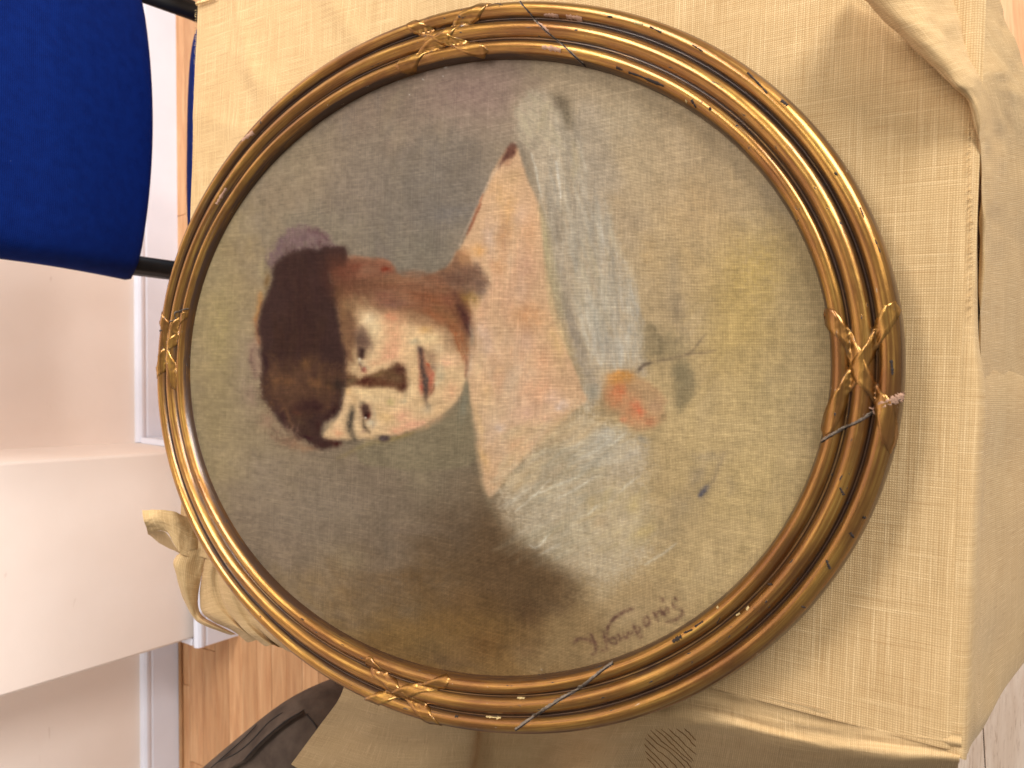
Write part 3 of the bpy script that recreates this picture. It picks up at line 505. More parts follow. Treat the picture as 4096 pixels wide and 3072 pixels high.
def m_gold(bright=0):
    m,nt,b=mat('aged_gilding' if not bright else 'ribbon_gilding'); g=N(nt)
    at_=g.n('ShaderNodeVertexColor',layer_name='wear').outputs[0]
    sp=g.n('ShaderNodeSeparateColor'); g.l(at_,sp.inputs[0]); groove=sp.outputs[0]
    st=g.noise(g.coord('UV',(9,420,1)),1,5,.6,.4)
    st2=g.noise(g.coord('UV',(40,900,1)),1,3,.6)
    pat=g.noise(g.coord('UV',(14,30,1)),1,4,.6)
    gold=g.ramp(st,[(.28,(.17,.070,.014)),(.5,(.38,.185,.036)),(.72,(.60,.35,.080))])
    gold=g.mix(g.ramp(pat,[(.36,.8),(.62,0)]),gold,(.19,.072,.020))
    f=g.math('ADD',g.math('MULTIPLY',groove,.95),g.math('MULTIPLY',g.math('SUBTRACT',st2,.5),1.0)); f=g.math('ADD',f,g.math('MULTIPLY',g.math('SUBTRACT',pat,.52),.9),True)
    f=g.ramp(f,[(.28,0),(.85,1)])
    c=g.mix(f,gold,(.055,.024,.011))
    # flaked gilding: dark bole, pale gesso
    fl=g.noise(g.coord('UV',(120,330,1)),1,3,.5,.3); zone=g.noise(g.coord('UV',(7,40,1)),1,2,.5)
    fk=g.math('MULTIPLY',g.ramp(fl,[(.66,0),(.69,1)]),g.ramp(zone,[(.5,0),(.56,1)]))
    c=g.mix(fk,c,(.022,.018,.018))
    gs=g.math('MULTIPLY',g.ramp(g.noise(g.coord('UV',(90,300,3)),1.3,2,.5),[(.735,0),(.755,1)]),g.ramp(zone,[(.46,1),(.52,0)]))
    c=g.mix(gs,c,(.48,.36,.24))
    g.l(c,b.inputs['Base Color'])
    dull=g.math('MAXIMUM',g.math('MAXIMUM',fk,gs),g.math('MULTIPLY',f,.8))
    g.l(g.math('SUBTRACT',.88,g.math('MULTIPLY',dull,.75)),b.inputs['Metallic'])
    r=g.ramp(st2,[(.3,.27),(.7,.42)]); g.l(g.math('ADD',r,g.math('MULTIPLY',g.math('MAXIMUM',fk,gs),.4),True),b.inputs['Roughness'])
    b.inputs['Coat Weight'].default_value=.45; b.inputs['Coat Roughness'].default_value=.16
    h=g.math('ADD',g.math('MULTIPLY',st2,.3),g.math('MULTIPLY',fk,-1.0))
    p=g.bump(h,b,.35,.0008); g.bump(g.noise(g.coord('UV',(60,160,1)),1,3),b,.25,.0012,p)
    return m
def m_simple(name,col,rough=.6,metal=0,var=.12,scale=40,bump=0,spec=.4,coord='Object'):
    m,nt,b=mat(name); g=N(nt); v=g.coord(coord)
    n=g.noise(v,scale,4)
    col=np.array(col)
    c=g.ramp(n,[(.3,tuple(col*(1-var))),(.7,tuple(np.minimum(col*(1+var),1)))])
    g.l(c,b.inputs['Base Color']); b.inputs['Roughness'].default_value=rough; b.inputs['Metallic'].default_value=metal; b.inputs['Specular IOR Level'].default_value=spec
    if bump: g.bump(g.noise(v,scale*4,3),b,bump,.001)
    return m
def m_wall():
    m,nt,b=mat('cream_plaster'); g=N(nt); o=g.coord('Object')
    c=g.ramp(g.noise(o,3,4),[(.3,s2l((236,219,206))),(.7,s2l((243,228,217)))])
    sc=g.math('MULTIPLY',g.ramp(g.noise(g.coord('Object',(9,9,38)),1,3,.6,.6),[(.70,0),(.76,1)]),.30)
    c=g.mix(sc,c,tuple(s2l((190,160,140))))
    g.l(c,b.inputs['Base Color']); b.inputs['Roughness'].default_value=.75; b.inputs['Specular IOR Level'].default_value=.25
    p=g.bump(g.noise(o,16,4),b,.22,.004); g.bump(g.noise(o,90,2),b,.1,.001,p)
    return m
def m_plank():
    m,nt,b=mat('oak_strip'); g=N(nt)
    oi=g.n('ShaderNodeObjectInfo'); rnd=oi.outputs['Random']
    tc=g.n('ShaderNodeTexCoord'); ad=g.n('ShaderNodeVectorMath',operation='ADD'); cm=g.n('ShaderNodeCombineXYZ')
    g.l(g.math('MULTIPLY',rnd,37.0),cm.inputs[0]); g.l(g.math('MULTIPLY',rnd,11.0),cm.inputs[1]); g.l(tc.outputs['Object'],ad.inputs[0]); g.l(cm.outputs[0],ad.inputs[1])
    mp=g.n('ShaderNodeMapping'); g.l(ad.outputs[0],mp.inputs[0]); mp.inputs['Scale'].default_value=(5,60,1)
    gr=g.noise(mp.outputs[0],1,5,.6,.6)
    mp2=g.n('ShaderNodeMapping'); g.l(ad.outputs[0],mp2.inputs[0]); mp2.inputs['Scale'].default_value=(14,420,1)
    fine=g.noise(mp2.outputs[0],1,3,.6)
    c=g.ramp(gr,[(.3,s2l((196,140,96))),(.55,s2l((214,164,118))),(.75,s2l((226,182,138)))])
    tone=g.ramp(rnd,[(0,(.80,.76,.72)),(.5,(.97,.95,.93)),(1,(1.08,1.06,1.04))])
    c=g.mix(1,c,tone,'MULTIPLY'); c=g.mix(1,c,g.ramp(fine,[(.35,.86),(.6,1.03)]),'MULTIPLY')
    g.l(c,b.inputs['Base Color']); b.inputs['Roughness'].default_value=.42; b.inputs['Specular IOR Level'].default_value=.35
    g.bump(fine,b,.15,.0006)
    return m
def m_blue():
    m,nt,b=mat('blue_upholstery'); g=N(nt); o=g.coord('Object')
    wx=g.wave(o,150,'X',1.0,2); wz=g.wave(o,110,'Z',1.0,2); wv=g.math('MULTIPLY',wx,wz)
    c=g.ramp(g.math('ADD',g.math('MULTIPLY',wv,.5),g.math('MULTIPLY',g.noise(o,60,3),.5)),[(.15,s2l((4,24,84))),(.7,s2l((10,42,118)))])
    lint=g.ramp(g.noise(g.coord('Object',(220,60,120)),1,2),[(.80,0),(.83,.35)])
    c=g.mix(lint,c,tuple(s2l((120,140,190))))
    g.l(c,b.inputs['Base Color']); b.inputs['Roughness'].default_value=.9; b.inputs['Specular IOR Level'].default_value=.1
    g.bump(wv,b,.4,.0008); return m
def m_trouser():
    m,nt,b=mat('charcoal_cotton'); g=N(nt); o=g.coord('Object')
    c=g.ramp(g.noise(o,28,4),[(.3,s2l((66,53,45))),(.7,s2l((92,77,66)))])
    g.l(c,b.inputs['Base Color']); b.inputs['Roughness'].default_value=.88; b.inputs['Specular IOR Level'].default_value=.2
    p=g.bump(g.noise(o,22,3,.5,.8),b,.5,.006); g.bump(g.wave(o,330,'DIAGONAL',.5),b,.25,.0004,p); return m
def m_lit_scratched():
    m,nt,b=mat('lit_scratched_strip'); g=N(nt)
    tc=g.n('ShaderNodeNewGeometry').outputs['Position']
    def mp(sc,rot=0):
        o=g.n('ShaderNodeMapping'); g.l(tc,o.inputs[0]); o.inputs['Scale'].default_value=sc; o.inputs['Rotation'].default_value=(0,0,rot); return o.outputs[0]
    c=g.ramp(g.noise(mp((9,70,1)),1,5,.6,.5),[(.3,s2l((214,188,164))),(.7,s2l((238,218,198)))])  # pale base has reflected window light put into it; scratches come next
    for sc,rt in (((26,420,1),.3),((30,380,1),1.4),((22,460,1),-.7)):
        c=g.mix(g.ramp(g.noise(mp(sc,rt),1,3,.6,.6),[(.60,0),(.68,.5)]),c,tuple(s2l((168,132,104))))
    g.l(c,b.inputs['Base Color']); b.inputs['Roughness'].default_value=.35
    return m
M=dict(lit_scratched=m_lit_scratched(),cloth=m_cloth(),canvas=m_canvas(),gold=m_gold(),wall=m_wall(),plank=m_plank(),blue=m_blue(),trouser=m_trouser(),
 white=m_simple('white_gloss_paint',s2l((228,228,238)),.35,0,.03,8,.08),black=m_simple('black_metal',(.008,.008,.008),.4,0,.2,30),
 gesso=m_simple('pink_gesso',s2l((172,134,110)),.85,0,.3,120,.6),filler=m_simple('grey_filler',s2l((112,98,84)),.6,0,.6,160,.8),crack=m_simple('crack_dark',s2l((46,34,28)),.8,0,.5,150,.5),
 pale=m_simple('bare_ground',s2l((188,162,112)),.8,0,.3,140,.6),wood=m_simple('beech_table',s2l((176,132,90)),.5,0,.15,12),skin=m_simple('skin',s2l((196,150,124)),.5,0,.08,20),
 dark=m_simple('dark_gap',s2l((52,34,20)),.9),shirt=m_simple('grey_jersey',s2l((110,110,112)),.9,0,.1,30),seam=m_simple('seam_thread',s2l((40,33,30)),.9,0,.2,60),thread=m_simple('pulled_thread',s2l((150,108,62)),.95,0,.2,60),fray=m_simple('loose_thread',s2l((236,204,150)),.95,0,.1,60),hair=m_simple('brown_hair',(.03,.02,.015),.5))
# ================================================================= room: floor, walls, skirting
YS=.0808
def wy(y0,x): return y0+YS*x
floor=tag(mesh('floor',[(-2.6,-1.6,-.012),(2.6,-1.6,-.012),(2.6,2.4,-.012),(-2.6,2.4,-.012)],[(0,1,2,3)],M['dark'],None,False),kind='structure')
rnd=random.Random(5)
pmesh=[]
for k in range(6):
    L=[.55,.75,.95,1.15,1.4,.65][k]; w=.0596
    bm=bmesh.new(); vs=boxbm(bm,0,L-.0012,0,w-.0012,-.012,0)
    me=D.meshes.new('plank'); bmesh.ops.recalc_face_normals(bm,faces=bm.faces); bmesh.ops.bevel(bm,geom=[e for e in bm.edges if all(v.co.z>-.001 for v in e.verts)],offset=.0008,segments=1,affect='EDGES'); bm.to_mesh(me); bm.free(); me.materials.append(M['plank']); pmesh.append((L,me))
ang=math.atan(YS)
litm={}
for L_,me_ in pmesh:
    c_=me_.copy(); c_.materials.clear(); c_.materials.append(M['lit_scratched']); litm[L_]=c_
def inview(x,y):
    q=np.array([x,y,0])-np.array([0,0,CAMZ])
    if q@FWD<.05: return False
    a,b=proj((x,y,0)); return -350<a<4450 and -350<b<3420
first=True
for r in range(-18,38):
    y=r*.0596; x=-1.9+rnd.random()*.9-.6
    while x<2.0:
        L,me=pmesh[rnd.randrange(6)]
        ca,sa=math.cos(ang),math.sin(ang)
        pts=[(x+t*L,y+.03) for t in (0,.25,.5,.75,1)]
        wp=[(px*ca-py*sa,px*sa+py*ca) for px,py in pts]
        # only strips the picture could show, not those wholly under the table
        if any(inview(*q) and not(-.15<q[0]<.4 and .12<q[1]<.75) and q[1]<wy(2.06,q[0]) for q in wp):
            lit_scratched=r<2 and x<.0  # near-left strips get the scratched copy with reflected light in its colour
            if lit_scratched: me=litm[L]
            o=D.objects.new('plank',me); COL.objects.link(o); o.parent=floor
            o.location=(x*ca-y*sa,x*sa+y*ca,rnd.uniform(-.0004,.0003)); o.rotation_euler=(0,0,ang)
        x+=L
def wallobj(name,pts,label,cat,z1=2.6):
    v=[];f=[];n=len(pts)
    for x,y in pts: v+= [(x,y,0),(x,y,z1)]
    k=4; rows=24; v=[];
    for i,(x,y) in enumerate(pts):
        for r in range(rows+1): v.append((x,y,z1*r/rows))
    for i in range(n-1):
        for r in range(rows): f.append((i*(rows+1)+r,(i+1)*(rows+1)+r,(i+1)*(rows+1)+r+1,i*(rows+1)+r+1))
    return tag(mesh(name,v,f,M['wall'],None,False),kind='structure')
YR=2.0288; YP=1.7778; XR,XL=-.212,-.712
def dens(a,b,n): return [(a[0]+(b[0]-a[0])*i/n,a[1]+(b[1]-a[1])*i/n) for i in range(n)]
wall=wallobj('wall',dens((2.4,wy(YR,2.4)),(XR+.0,wy(YR,XR)),8)+[(XR,wy(YR,XR)),(XR-.0025,wy(YP,XR)+.004),(XR-.008,wy(YP,XR))]+dens((XR-.03,wy(YP,XR-.03)),(XL,wy(YP,XL)),4)+[(XL+.006,wy(YP,XL)),(XL,wy(YP,XL)+.006),(XL,wy(YR,XL))]+[(-2.6,wy(YR,-2.6))],'','')
def skirting(name,a,b,h=.128):                       # a moulded board along a wall from a to b (seen from the room)
    a=np.array(a);b=np.array(b); d=b-a; L=np.linalg.norm(d); d=d/L; nrm=np.array([d[1],-d[0]])
    if nrm[1]>0 and abs(nrm[1])>.5: nrm=-nrm
    prof=[(0,0),(.016,0),(.016,h-.030),(.0145,h-.026),(.0145,h-.022),(.018,h-.018),(.0185,h-.010),(.014,h-.003),(.006,h),(0,h)]
    v=[];f=[];m=len(prof)
    for p in (a,b):
        for o_,z in prof: q=p+nrm*o_; v.append((q[0],q[1],z))
    for k in range(m-1): f.append((k,k+1,m+k+1,m+k))
    f.append(tuple(range(m))[::-1]); f.append(tuple(m+k for k in range(m)))
    o=mesh(name,v,f,M['white'],wall,False)
    me=o.data; bm=bmesh.new(); bm.from_mesh(me); bmesh.ops.recalc_face_normals(bm,faces=bm.faces); bm.to_mesh(me); bm.free()
    return o
skirting('skirting_board',(2.4,wy(YR,2.4)),(XR+.001,wy(YR,XR)))
skirting('skirting_board',(XR+.0165,wy(YP,XR)-.017),(XL-.018,wy(YP,XL)-.017+.0))
s3=skirting('skirting_board',(XL-.002,wy(YR,XL)),(-2.5,wy(YR,-2.5)),.118)
bm=bmesh.new(); boxbm(bm,XL-.018,XL-.001,wy(YP,XL)-.002,wy(YR,XL)-.018,0,.122); bmobj('skirting_return',bm,M['white'],wall)
bm=bmesh.new(); boxbm(bm,XR+.0005,XR+.0165,wy(YP,XR)-.0008,wy(YR,XR)-.020,0,.122); bmobj('skirting_return',bm,M['white'],wall)
# quarter-round dark bead at the foot of the left skirting
bm=bmesh.new(); 
v,f=sweep([(XL-.03,wy(YR,XL-.03)-.021,.006),(-2.4,wy(YR,-2.4)-.021,.006)],.006,8); mesh('shoe_moulding',v,f,M['wood'],wall)
# ================================================================= table under the cloth
TZ=.7505
tb=tag(empty('table',(.12,.42,0)),'wooden table hidden beneath the beige cloth under the framed portrait','table')
def child(name,bm,m,par,bevel=0,smooth=False):
    o=bmobj(name,bm,m,None,smooth,bevel); o.parent=par; o.matrix_parent_inverse=Matrix.Translation(-Vector(par.location)); return o
bm=bmesh.new(); boxbm(bm,-.185,.49,.010,.846,.722,.7475); child('table_top',bm,M['wood'],tb,.003)
for x in (-.12,.44):
    for y in (.07,.78):
        bm=bmesh.new(); boxbm(bm,x-.02,x+.02,y-.02,y+.02,0,.7215); child('leg',bm,M['wood'],tb,.002)
# ================================================================= table cloth
def crgrid(C,nu,nv):
    C=np.asarray(C,float)
    def cr(P,n):
        m=len(P);t=np.linspace(0,m-1-1e-9,n);i=t.astype(int);f=(t-i).reshape((-1,)+(1,)*(P.ndim-1))
        a=P[np.maximum(i-1,0)];b=P[i];c=P[np.minimum(i+1,m-1)];d=P[np.minimum(i+2,m-1)]
        a=np.where((i==0).reshape(f.shape),2*b-c,a); d=np.where((i+2>m-1).reshape(f.shape),2*c-b,d)
        return .5*(2*b+(c-a)*f+(2*a-5*b+4*c-d)*f*f+(3*b-a-3*c+d)*f**3)
    A=cr(C,nu); B=cr(np.swapaxes(A,0,1),nv); return np.swapaxes(B,0,1)
CV=[];CF=[];CU=[];coff=0
def addgrid(G,uvs=None,uvo=(0,0)):
    global coff
    nu,nv=G.shape[:2]
    if uvs is None:
        du=np.linalg.norm(np.diff(G,axis=0),axis=2).mean(1); dv=np.linalg.norm(np.diff(G,axis=1),axis=2).mean(0)
        U=np.concatenate([[0],np.cumsum(du)]);V=np.concatenate([[0],np.cumsum(dv)])
        uvs=np.stack(np.meshgrid(U,V,indexing='ij'),-1)+np.array(uvo)
    CV.append(G.reshape(-1,3));CU.append(uvs.reshape(-1,2))
    i=np.arange(nu*nv).reshape(nu,nv)
    CF.append(np.stack([i[:-1,:-1],i[1:,:-1],i[1:,1:],i[:-1,1:]],-1).reshape(-1,4)+coff); coff+=nu*nv
def patch(C,nu=50,nv=50,uvo=(0,0),wr=0.0,seed=0,zl=False):
    G=crgrid([[at(p[0],p[1],min(p[2],.752+max(0,790-p[0])*.00026+.25*(p[2]-.80)) if zl else p[2]) for p in row] for row in C],nu,nv)
    if wr:
        rs=np.random.RandomState(seed)
        du=np.gradient(G,axis=0);dv=np.gradient(G,axis=1);nn=np.cross(du,dv);nn/=np.linalg.norm(nn,axis=2,keepdims=True)+1e-12
        h=vnoise(nu,nv,nv/5,nv/7,rs)+.4*vnoise(nu,nv,nv/14,nv/16,rs)
        G=G+nn*(h*wr)[:,:,None]
    addgrid(G,None,uvo)
def cloth_z(X,Y):
    z=np.full(X.shape,TZ+.0015)
    h,w=X.shape
    rs=np.random.RandomState(3)
    z=z+vnoise(h,w,h/6,w/5,rs)*.0022+vnoise(h,w,h/14,w/22,rs)*.0009
    # soft creases on the far right part of the cloth
    for x0,y0,a,amp,wd in [(.33,.70,.9,.0022,.014),(.40,.60,.7,.0018,.012),(.30,.77,1.2,.0015,.012),(.38,.75,.4,.0015,.010),(.42,.5,1.0,.0016,.014),(.25,.06,-.5,.0012,.02)]:
        d=(X-x0)*math.sin(a)+(Y-y0)*-math.cos(a); l=(X-x0)*math.cos(a)+(Y-y0)*math.sin(a)
        z=z+amp*np.exp(-(d/wd)**2-(l/.12)**2)
    return z
nx,ny=180,220
xs=np.linspace(-.232,.478,nx); 
ysn=np.concatenate([np.linspace(0,1,ny)])
X,Yn=np.meshgrid(xs,ysn,indexing='ij')  # the sheet
yfar=.858+.012*(X-.36)
Y=-.003+(yfar+.003)*Yn
Z=cloth_z(X,Y)
# the cloth rolls over the near and the left edge of the table
r=.010
dn=np.clip((r-(Y+.004))/r,0,1.0); Z=Z-r*(1-np.sqrt(np.clip(1-dn*dn,0,1)))*.9
addgrid(np.stack([X,Y,Z],-1),np.stack([X,Y],-1))
# hanging front
def nrow(yk,deep=0.0):
    x=at(3885,yk,.7505)[0]
    R=[(x,.012,.7490),(x,.000,.7500),(x,-.0085+min(deep,.1)*.05,.7455-deep*.12),(x,-.0125+min(deep,.1)*.12,.725-deep*.6)]
    for (px,z),k in zip([(3926,.68),(3958,.58),(4035,.43),(4150,.25)],[.02,.06,.13,.24]):
        R.append(tuple(at(px-deep*90,yk-(yk-1609)*k,z-deep)))
    return R
x0=at(3880,3058,.7505)[0]+.004
C=[[(x0+.004,.012,.7490),(x0,.000,.7500),(x0-.004,-.0085,.7455)]+[tuple(at(*q)) for q in ((3866,3012,.70),(3892,2972,.66),(3947,2888,.57),(4024,2722,.43),(4125,2500,.25))]]
for yk,dp in ((2900,0),(2600,0),(2250,0),(1900,0),(1560,.0),(1300,.06),(900,.16),(450,.16)): C.append(nrow(yk,dp))
wpatch=lambda C,nu,nv,uvo:addgrid((lambda G:G+np.stack([vnoise(nu,nv,nv/5,nv/7,np.random.RandomState(11))*.004*np.clip((.745-G[:,:,2])/.05,0,1)*-1]*3,-1)*np.array([.1,1,.1]))(crgrid(C,nu,nv)),None,uvo)
wpatch(C,160,80,(.3,-.5))
# hanging left side: billows out under the overhanging frame
C=[[(3846,2940,.7515),(3845,2998,.7500),(3836,3062,.738),(3840,3140,.60),(3880,3230,.40)],
   [(3500,2880,.7515),(3505,2960,.7510),(3507,3044,.744),(3490,3140,.64),(3480,3300,.42)],
   [(3200,2815,.7515),(3204,2920,.7510),(3206,3003,.744),(3180,3120,.66),(3130,3300,.45)],
   [(2880,2745,.7510),(2880,2840,.7500),(2878,2920,.742),(2850,3060,.67),(2790,3260,.50)],
   [(2660,2700,.7510),(2660,2800,.7480),(2656,2900,.738),(2610,3040,.67),(2540,3260,.52)],
   [(2480,2660,.7500),(2470,2780,.7430),(2452,2905,.725),(2390,3040,.66),(2310,3260,.52)],
   [(2230,2610,.7400),(2210,2740,.690),(2190,2870,.60),(2150,3000,.48),(2100,3200,.34)],
   [(1990,2560,.7400),(1975,2700,.690),(1950,2850,.60),(1930,2990,.48),(1900,3200,.34)],
   [(1890,2540,.7480),(1885,2690,.734),(1876,2860,.715),(1862,2990,.62),(1840,3240,.46)],
   [(1640,2480,.7480),(1630,2650,.738),(1615,2830,.712),(1580,3000,.62),(1520,3260,.46)],
   [(1400,2420,.7480),(1390,2600,.738),(1366,2772,.712),(1270,2914,.63),(1080,3170,.48)]]
patch(C,150,70,(-.8,.2),.0040,12)
# the fold thrown over the near right corner
C=[[(3425,-40,.757),(3405,-60,.782),(3440,-70,.797),(3600,-70,.792),(3760,-65,.765),(3900,-55,.69),(3990,-40,.54)],
   [(3540,70,.757),(3516,70,.778),(3545,62,.793),(3680,40,.788),(3820,30,.755),(3935,45,.67),(4018,60,.51)],
   [(3690,210,.757),(3664,212,.772),(3690,200,.787),(3780,175,.780),(3890,160,.740),(3985,160,.64),(4056,170,.47)],
   [(3835,345,.756),(3808,350,.766),(3832,335,.778),(3895,310,.765),(3965,290,.71),(4045,280,.59),(4110,290,.42)],
   [(3915,440,.700),(3884,432,.752),(3900,412,.764),(3940,402,.745),(4006,400,.67),(4090,410,.53),(4160,430,.36)],
   [(3938,590,.64),(3914,590,.735),(3926,575,.750),(3956,565,.722),(4030,570,.60),(4120,590,.44),(4200,610,.28)],
   [(3944,800,.62),(3922,800,.715),(3933,790,.730),(3962,790,.690),(4040,800,.56),(4130,820,.40),(4215,840,.26)],
   [(3936,1020,.62),(3920,1020,.695),(3931,1010,.708),(3958,1010,.655),(4030,1020,.51),(4120,1040,.36),(4210,1060,.24)],
   [(3928,1300,.63),(3916,1300,.682),(3927,1295,.688),(3956,1300,.605),(4030,1310,.46),(4115,1330,.325),(4205,1350,.22)],
   [(3920,1600,.62),(3918,1600,.650),(3928,1600,.640),(3958,1600,.555),(4032,1610,.41),(4115,1630,.28),(4200,1650,.18)]]
patch(C,120,70,(.9,-.7),.0040,13)
# the gathered end at the far left corner
C=[[(800,2070,.770),(738,2062,.792),(690,2046,.806),(630,2038,.812),(569,2042,.806)],
   [(800,2110,.785),(742,2095,.806),(695,2082,.818),(630,2066,.820),(572,2070,.812)],
   [(800,2165,.795),(745,2150,.812),(700,2120,.818),(640,2094,.818),(580,2098,.810)],
   [(800,2230,.795),(735,2220,.812),(706,2190,.812),(660,2128,.808),(590,2126,.800)]]
patch(C,40,50,(2,0),.002,14,True)
C=[[(800,2230,.795),(735,2220,.812),(706,2190,.812),(660,2128,.808),(590,2126,.800)],
   [(800,2225,.770),(735,2218,.780),(705,2196,.780),(660,2158,.776),(592,2136,.776)],
   [(800,2240,.760),(740,2225,.770),(707,2207,.768),(655,2184,.764),(598,2140,.768)]]
patch(C,24,50,(2,.5),.001,15,True)
C=[[(826,2190,.790),(808,2290,.780),(797,2353,.765),(794,2420,.745),(803,2450,.735),(836,2482,.722),(948,2535,.700)],
   [(800,2195,.806),(782,2285,.800),(774,2350,.786),(778,2420,.766),(792,2458,.752),(828,2490,.738),(940,2537,.712)],
   [(760,2205,.812),(742,2270,.806),(742,2345,.792),(762,2425,.770),(786,2470,.754),(824,2498,.738),(932,2539,.712)],
   [(722,2210,.806),(702,2260,.800),(716,2325,.786),(746,2405,.764),(778,2472,.746),(820,2501,.730),(926,2540,.705)],
   [(708,2220,.785),(695,2255,.780),(710,2330,.766),(742,2412,.744),(776,2476,.726),(819,2503,.715),(925,2541,.695)]]
patch(C,44,60,(2.4,0),.002,16,True)
C=[[(818,2220,.770),(806,2300,.765),(801,2380,.755),(808,2448,.742),(850,2486,.728),(926,2522,.712),(990,2570,.695)],
   [(832,2215,.800),(820,2300,.796),(818,2380,.786),(832,2440,.774),(872,2478,.760),(944,2516,.740),(1010,2566,.715)],
   [(856,2220,.806),(842,2300,.800),(846,2370,.790),(868,2430,.780),(910,2472,.764),(968,2518,.744),(1030,2560,.720)],
   [(878,2230,.784),(868,2310,.780),(878,2370,.770),(900,2430,.758),(936,2478,.744),(990,2530,.726),(1046,2572,.705)],
   [(890,2230,.800),(884,2310,.798),(896,2370,.790),(918,2432,.778),(952,2486,.764),(1002,2540,.744),(1062,2584,.722)],
   [(920,2240,.806),(912,2320,.802),(924,2380,.794),(946,2440,.782),(982,2490,.768),(1030,2538,.750),(1085,2580,.730)],
   [(955,2260,.782),(950,2330,.780),(960,2390,.772),(984,2450,.758),(1014,2496,.746),(1060,2540,.730),(1120,2590,.712)],
   [(985,2280,.790),(985,2340,.788),(996,2400,.780),(1020,2460,.768),(1050,2510,.754),(1096,2560,.736),(1150,2606,.716)],
   [(1040,2300,.785),(1040,2360,.785),(1050,2420,.778),(1076,2480,.766),(1106,2530,.752),(1150,2580,.734),(1210,2630,.712)]]
patch(C,90,70,(2.8,0),.0015,17,True)
cl=mesh('tablecloth',np.concatenate(CV),np.concatenate(CF),M['cloth'],None,True,np.concatenate(CU))
tag(cl,'beige hessian cloth draped over the table beneath the oval frame','tablecloth')
# drawn-thread rows worked into the hanging left side
bmv=[];bmf=[]
rs=random.Random(4)
from mathutils.bvhtree import BVHTree
clv=[Vector(p) for p in np.concatenate(CV)]; bvh=BVHTree.FromPolygons(clv,[tuple(q) for q in np.concatenate(CF)])
camp=Vector((0,0,CAMZ))
def hit(px,py,off=.0005):
    ray=(1536-py)*RGT+(2048-px)*UPV+FPX*FWD; d=Vector(ray).normalized()
    h=bvh.ray_cast(camp,d)
    return None if h[0] is None else h[0]-d*off
T7L=[[(1490,1320),(1540,1365),(1585,1420)],[(1420,1320),(1500,1380),(1590,1480)],[(1350,1318),(1440,1400),(1500,1460),(1590,1540)],[(1290,1320),(1400,1420),(1470,1490),(1570,1600)],[(1240,1320),(1340,1410),(1430,1500),(1550,1610)],[(1195,1330),(1300,1430),(1400,1510),(1500,1600),(1560,1680)],[(1165,1360),(1260,1450),(1370,1530),(1480,1640),(1540,1720)],[(1145,1400),(1240,1490),(1340,1570),(1420,1650),(1500,1740)],[(1140,1450),(1230,1540),(1340,1650),(1420,1740)],[(1150,1510),(1230,1590),(1290,1655),(1380,1760)],[(1165,1570),(1230,1640),(1300,1730)]]
for line in T7L:
    q=np.array(line,float)*.463+np.array([2048,2304]); q=crgrid(np.stack([q,q],1),14,2)[:,0]
    pts=[hit(x+rs.uniform(-1.5,1.5),y+rs.uniform(-1.5,1.5),-.0001) for x,y in q]; pts=[t for t in pts if t is not None]
    if len(pts)>3:
        v,f=sweep(pts,[.0002]+[.0006]*(len(pts)-2)+[.0002],5); o0=len(bmv); bmv+=v; bmf+=[tuple(i+o0 for i in q_) for q_ in f]
o=mesh('drawn_thread_rows',bmv,bmf,M['thread'],cl); tag(o,kind='stuff')
# frayed raw hem at the far right corner, fuzz on the near edge
bmv=[];bmf=[]
for k in range(70):
    t=k/69; px=786+t*75+rs.uniform(-1,1); py=22-t*24+rs.uniform(-1,1)
    a=at(px,py,TZ+.004); d=np.array([rs.uniform(-.3,.3),rs.uniform(-.3,.3),0])*.3; 
    b_=at(px-2+rs.uniform(-3,3),py-8-rs.uniform(2,9),TZ+.003+rs.uniform(0,.004))
    v,f=sweep([a,(a+b_)/2+np.array([rs.uniform(-1,1),rs.uniform(-1,1),.5])*.0008,b_],[.0005,.0004,.0002],4); o0=len(bmv); bmv+=v; bmf+=[tuple(i+o0 for i in q) for q in f]
for k in range(70):
    t=k/69; py=40+t*650; px=784-13*t/1.0*.9; a=at(px+2,py,TZ+.002); b_=at(px-rs.uniform(1,6),py+rs.uniform(-5,5),TZ+.002)
    v,f=sweep([a,b_],[.0004,.0002],4); o0=len(bmv); bmv+=v; bmf+=[tuple(i+o0 for i in q) for q in f]
for k in range(60):
    py=470+rs.random()*800; px=3876+10*min(1,(py-400)/500)
    a=at(px-4,py,.7535); b_=at(px+rs.uniform(3,11),py+rs.uniform(-9,9),.749)
    v,f=sweep([a,b_],[.00025,.00012],4); o0=len(bmv); bmv+=v; bmf+=[tuple(i+o0 for i in q) for q in f]
o=mesh('frayed_threads',bmv,bmf,M['fray'],cl); tag(o,kind='stuff')
# ================================================================= framed portrait
KZ=CAMZ-.55                                          # height of the canvas
EX,EY,EA,EB=.0146,.4475,.2875,.3669                  # sight edge: centre and half axes
fp=tag(empty('framed_portrait',(EX,EY,TZ+.002)),'oval gilt framed oil portrait of a dark haired woman lying on the beige cloth','painting')
def under(o): o.parent=fp; o.matrix_parent_inverse=Matrix.Translation(-Vector(fp.location)); return o
PROF=[(-.3,-.4),(0,.3),(.5,3.6),(2,7.6),(4.2,10.6),(7,12.3),(9.8,12.2),(11.8,11.0),(13,9.6),(13.4,9.0),(13.8,9.9),(14.4,10.3),(15,10.1),(15.3,9.7),(16,11.2),(18,13.9),(20.6,15.7),(23.4,16.2),(26,15.4),(28.2,13.5),(29.4,11.9),(29.7,11.4),(30.1,12.3),(30.7,12.5),(31.2,12.1),(31.4,12.0),(32.2,14.0),(34,16.5),(36.6,18.0),(39.4,18.1),(42,16.9),(44.2,14.2),(45.7,10.6),(46.5,6.4),(46.6,2.0),(46.4,-4),(45.8,-12),(45.0,-18.6),(40,-18.9),(12,-18.9),(4,-6),(3,-.4)]
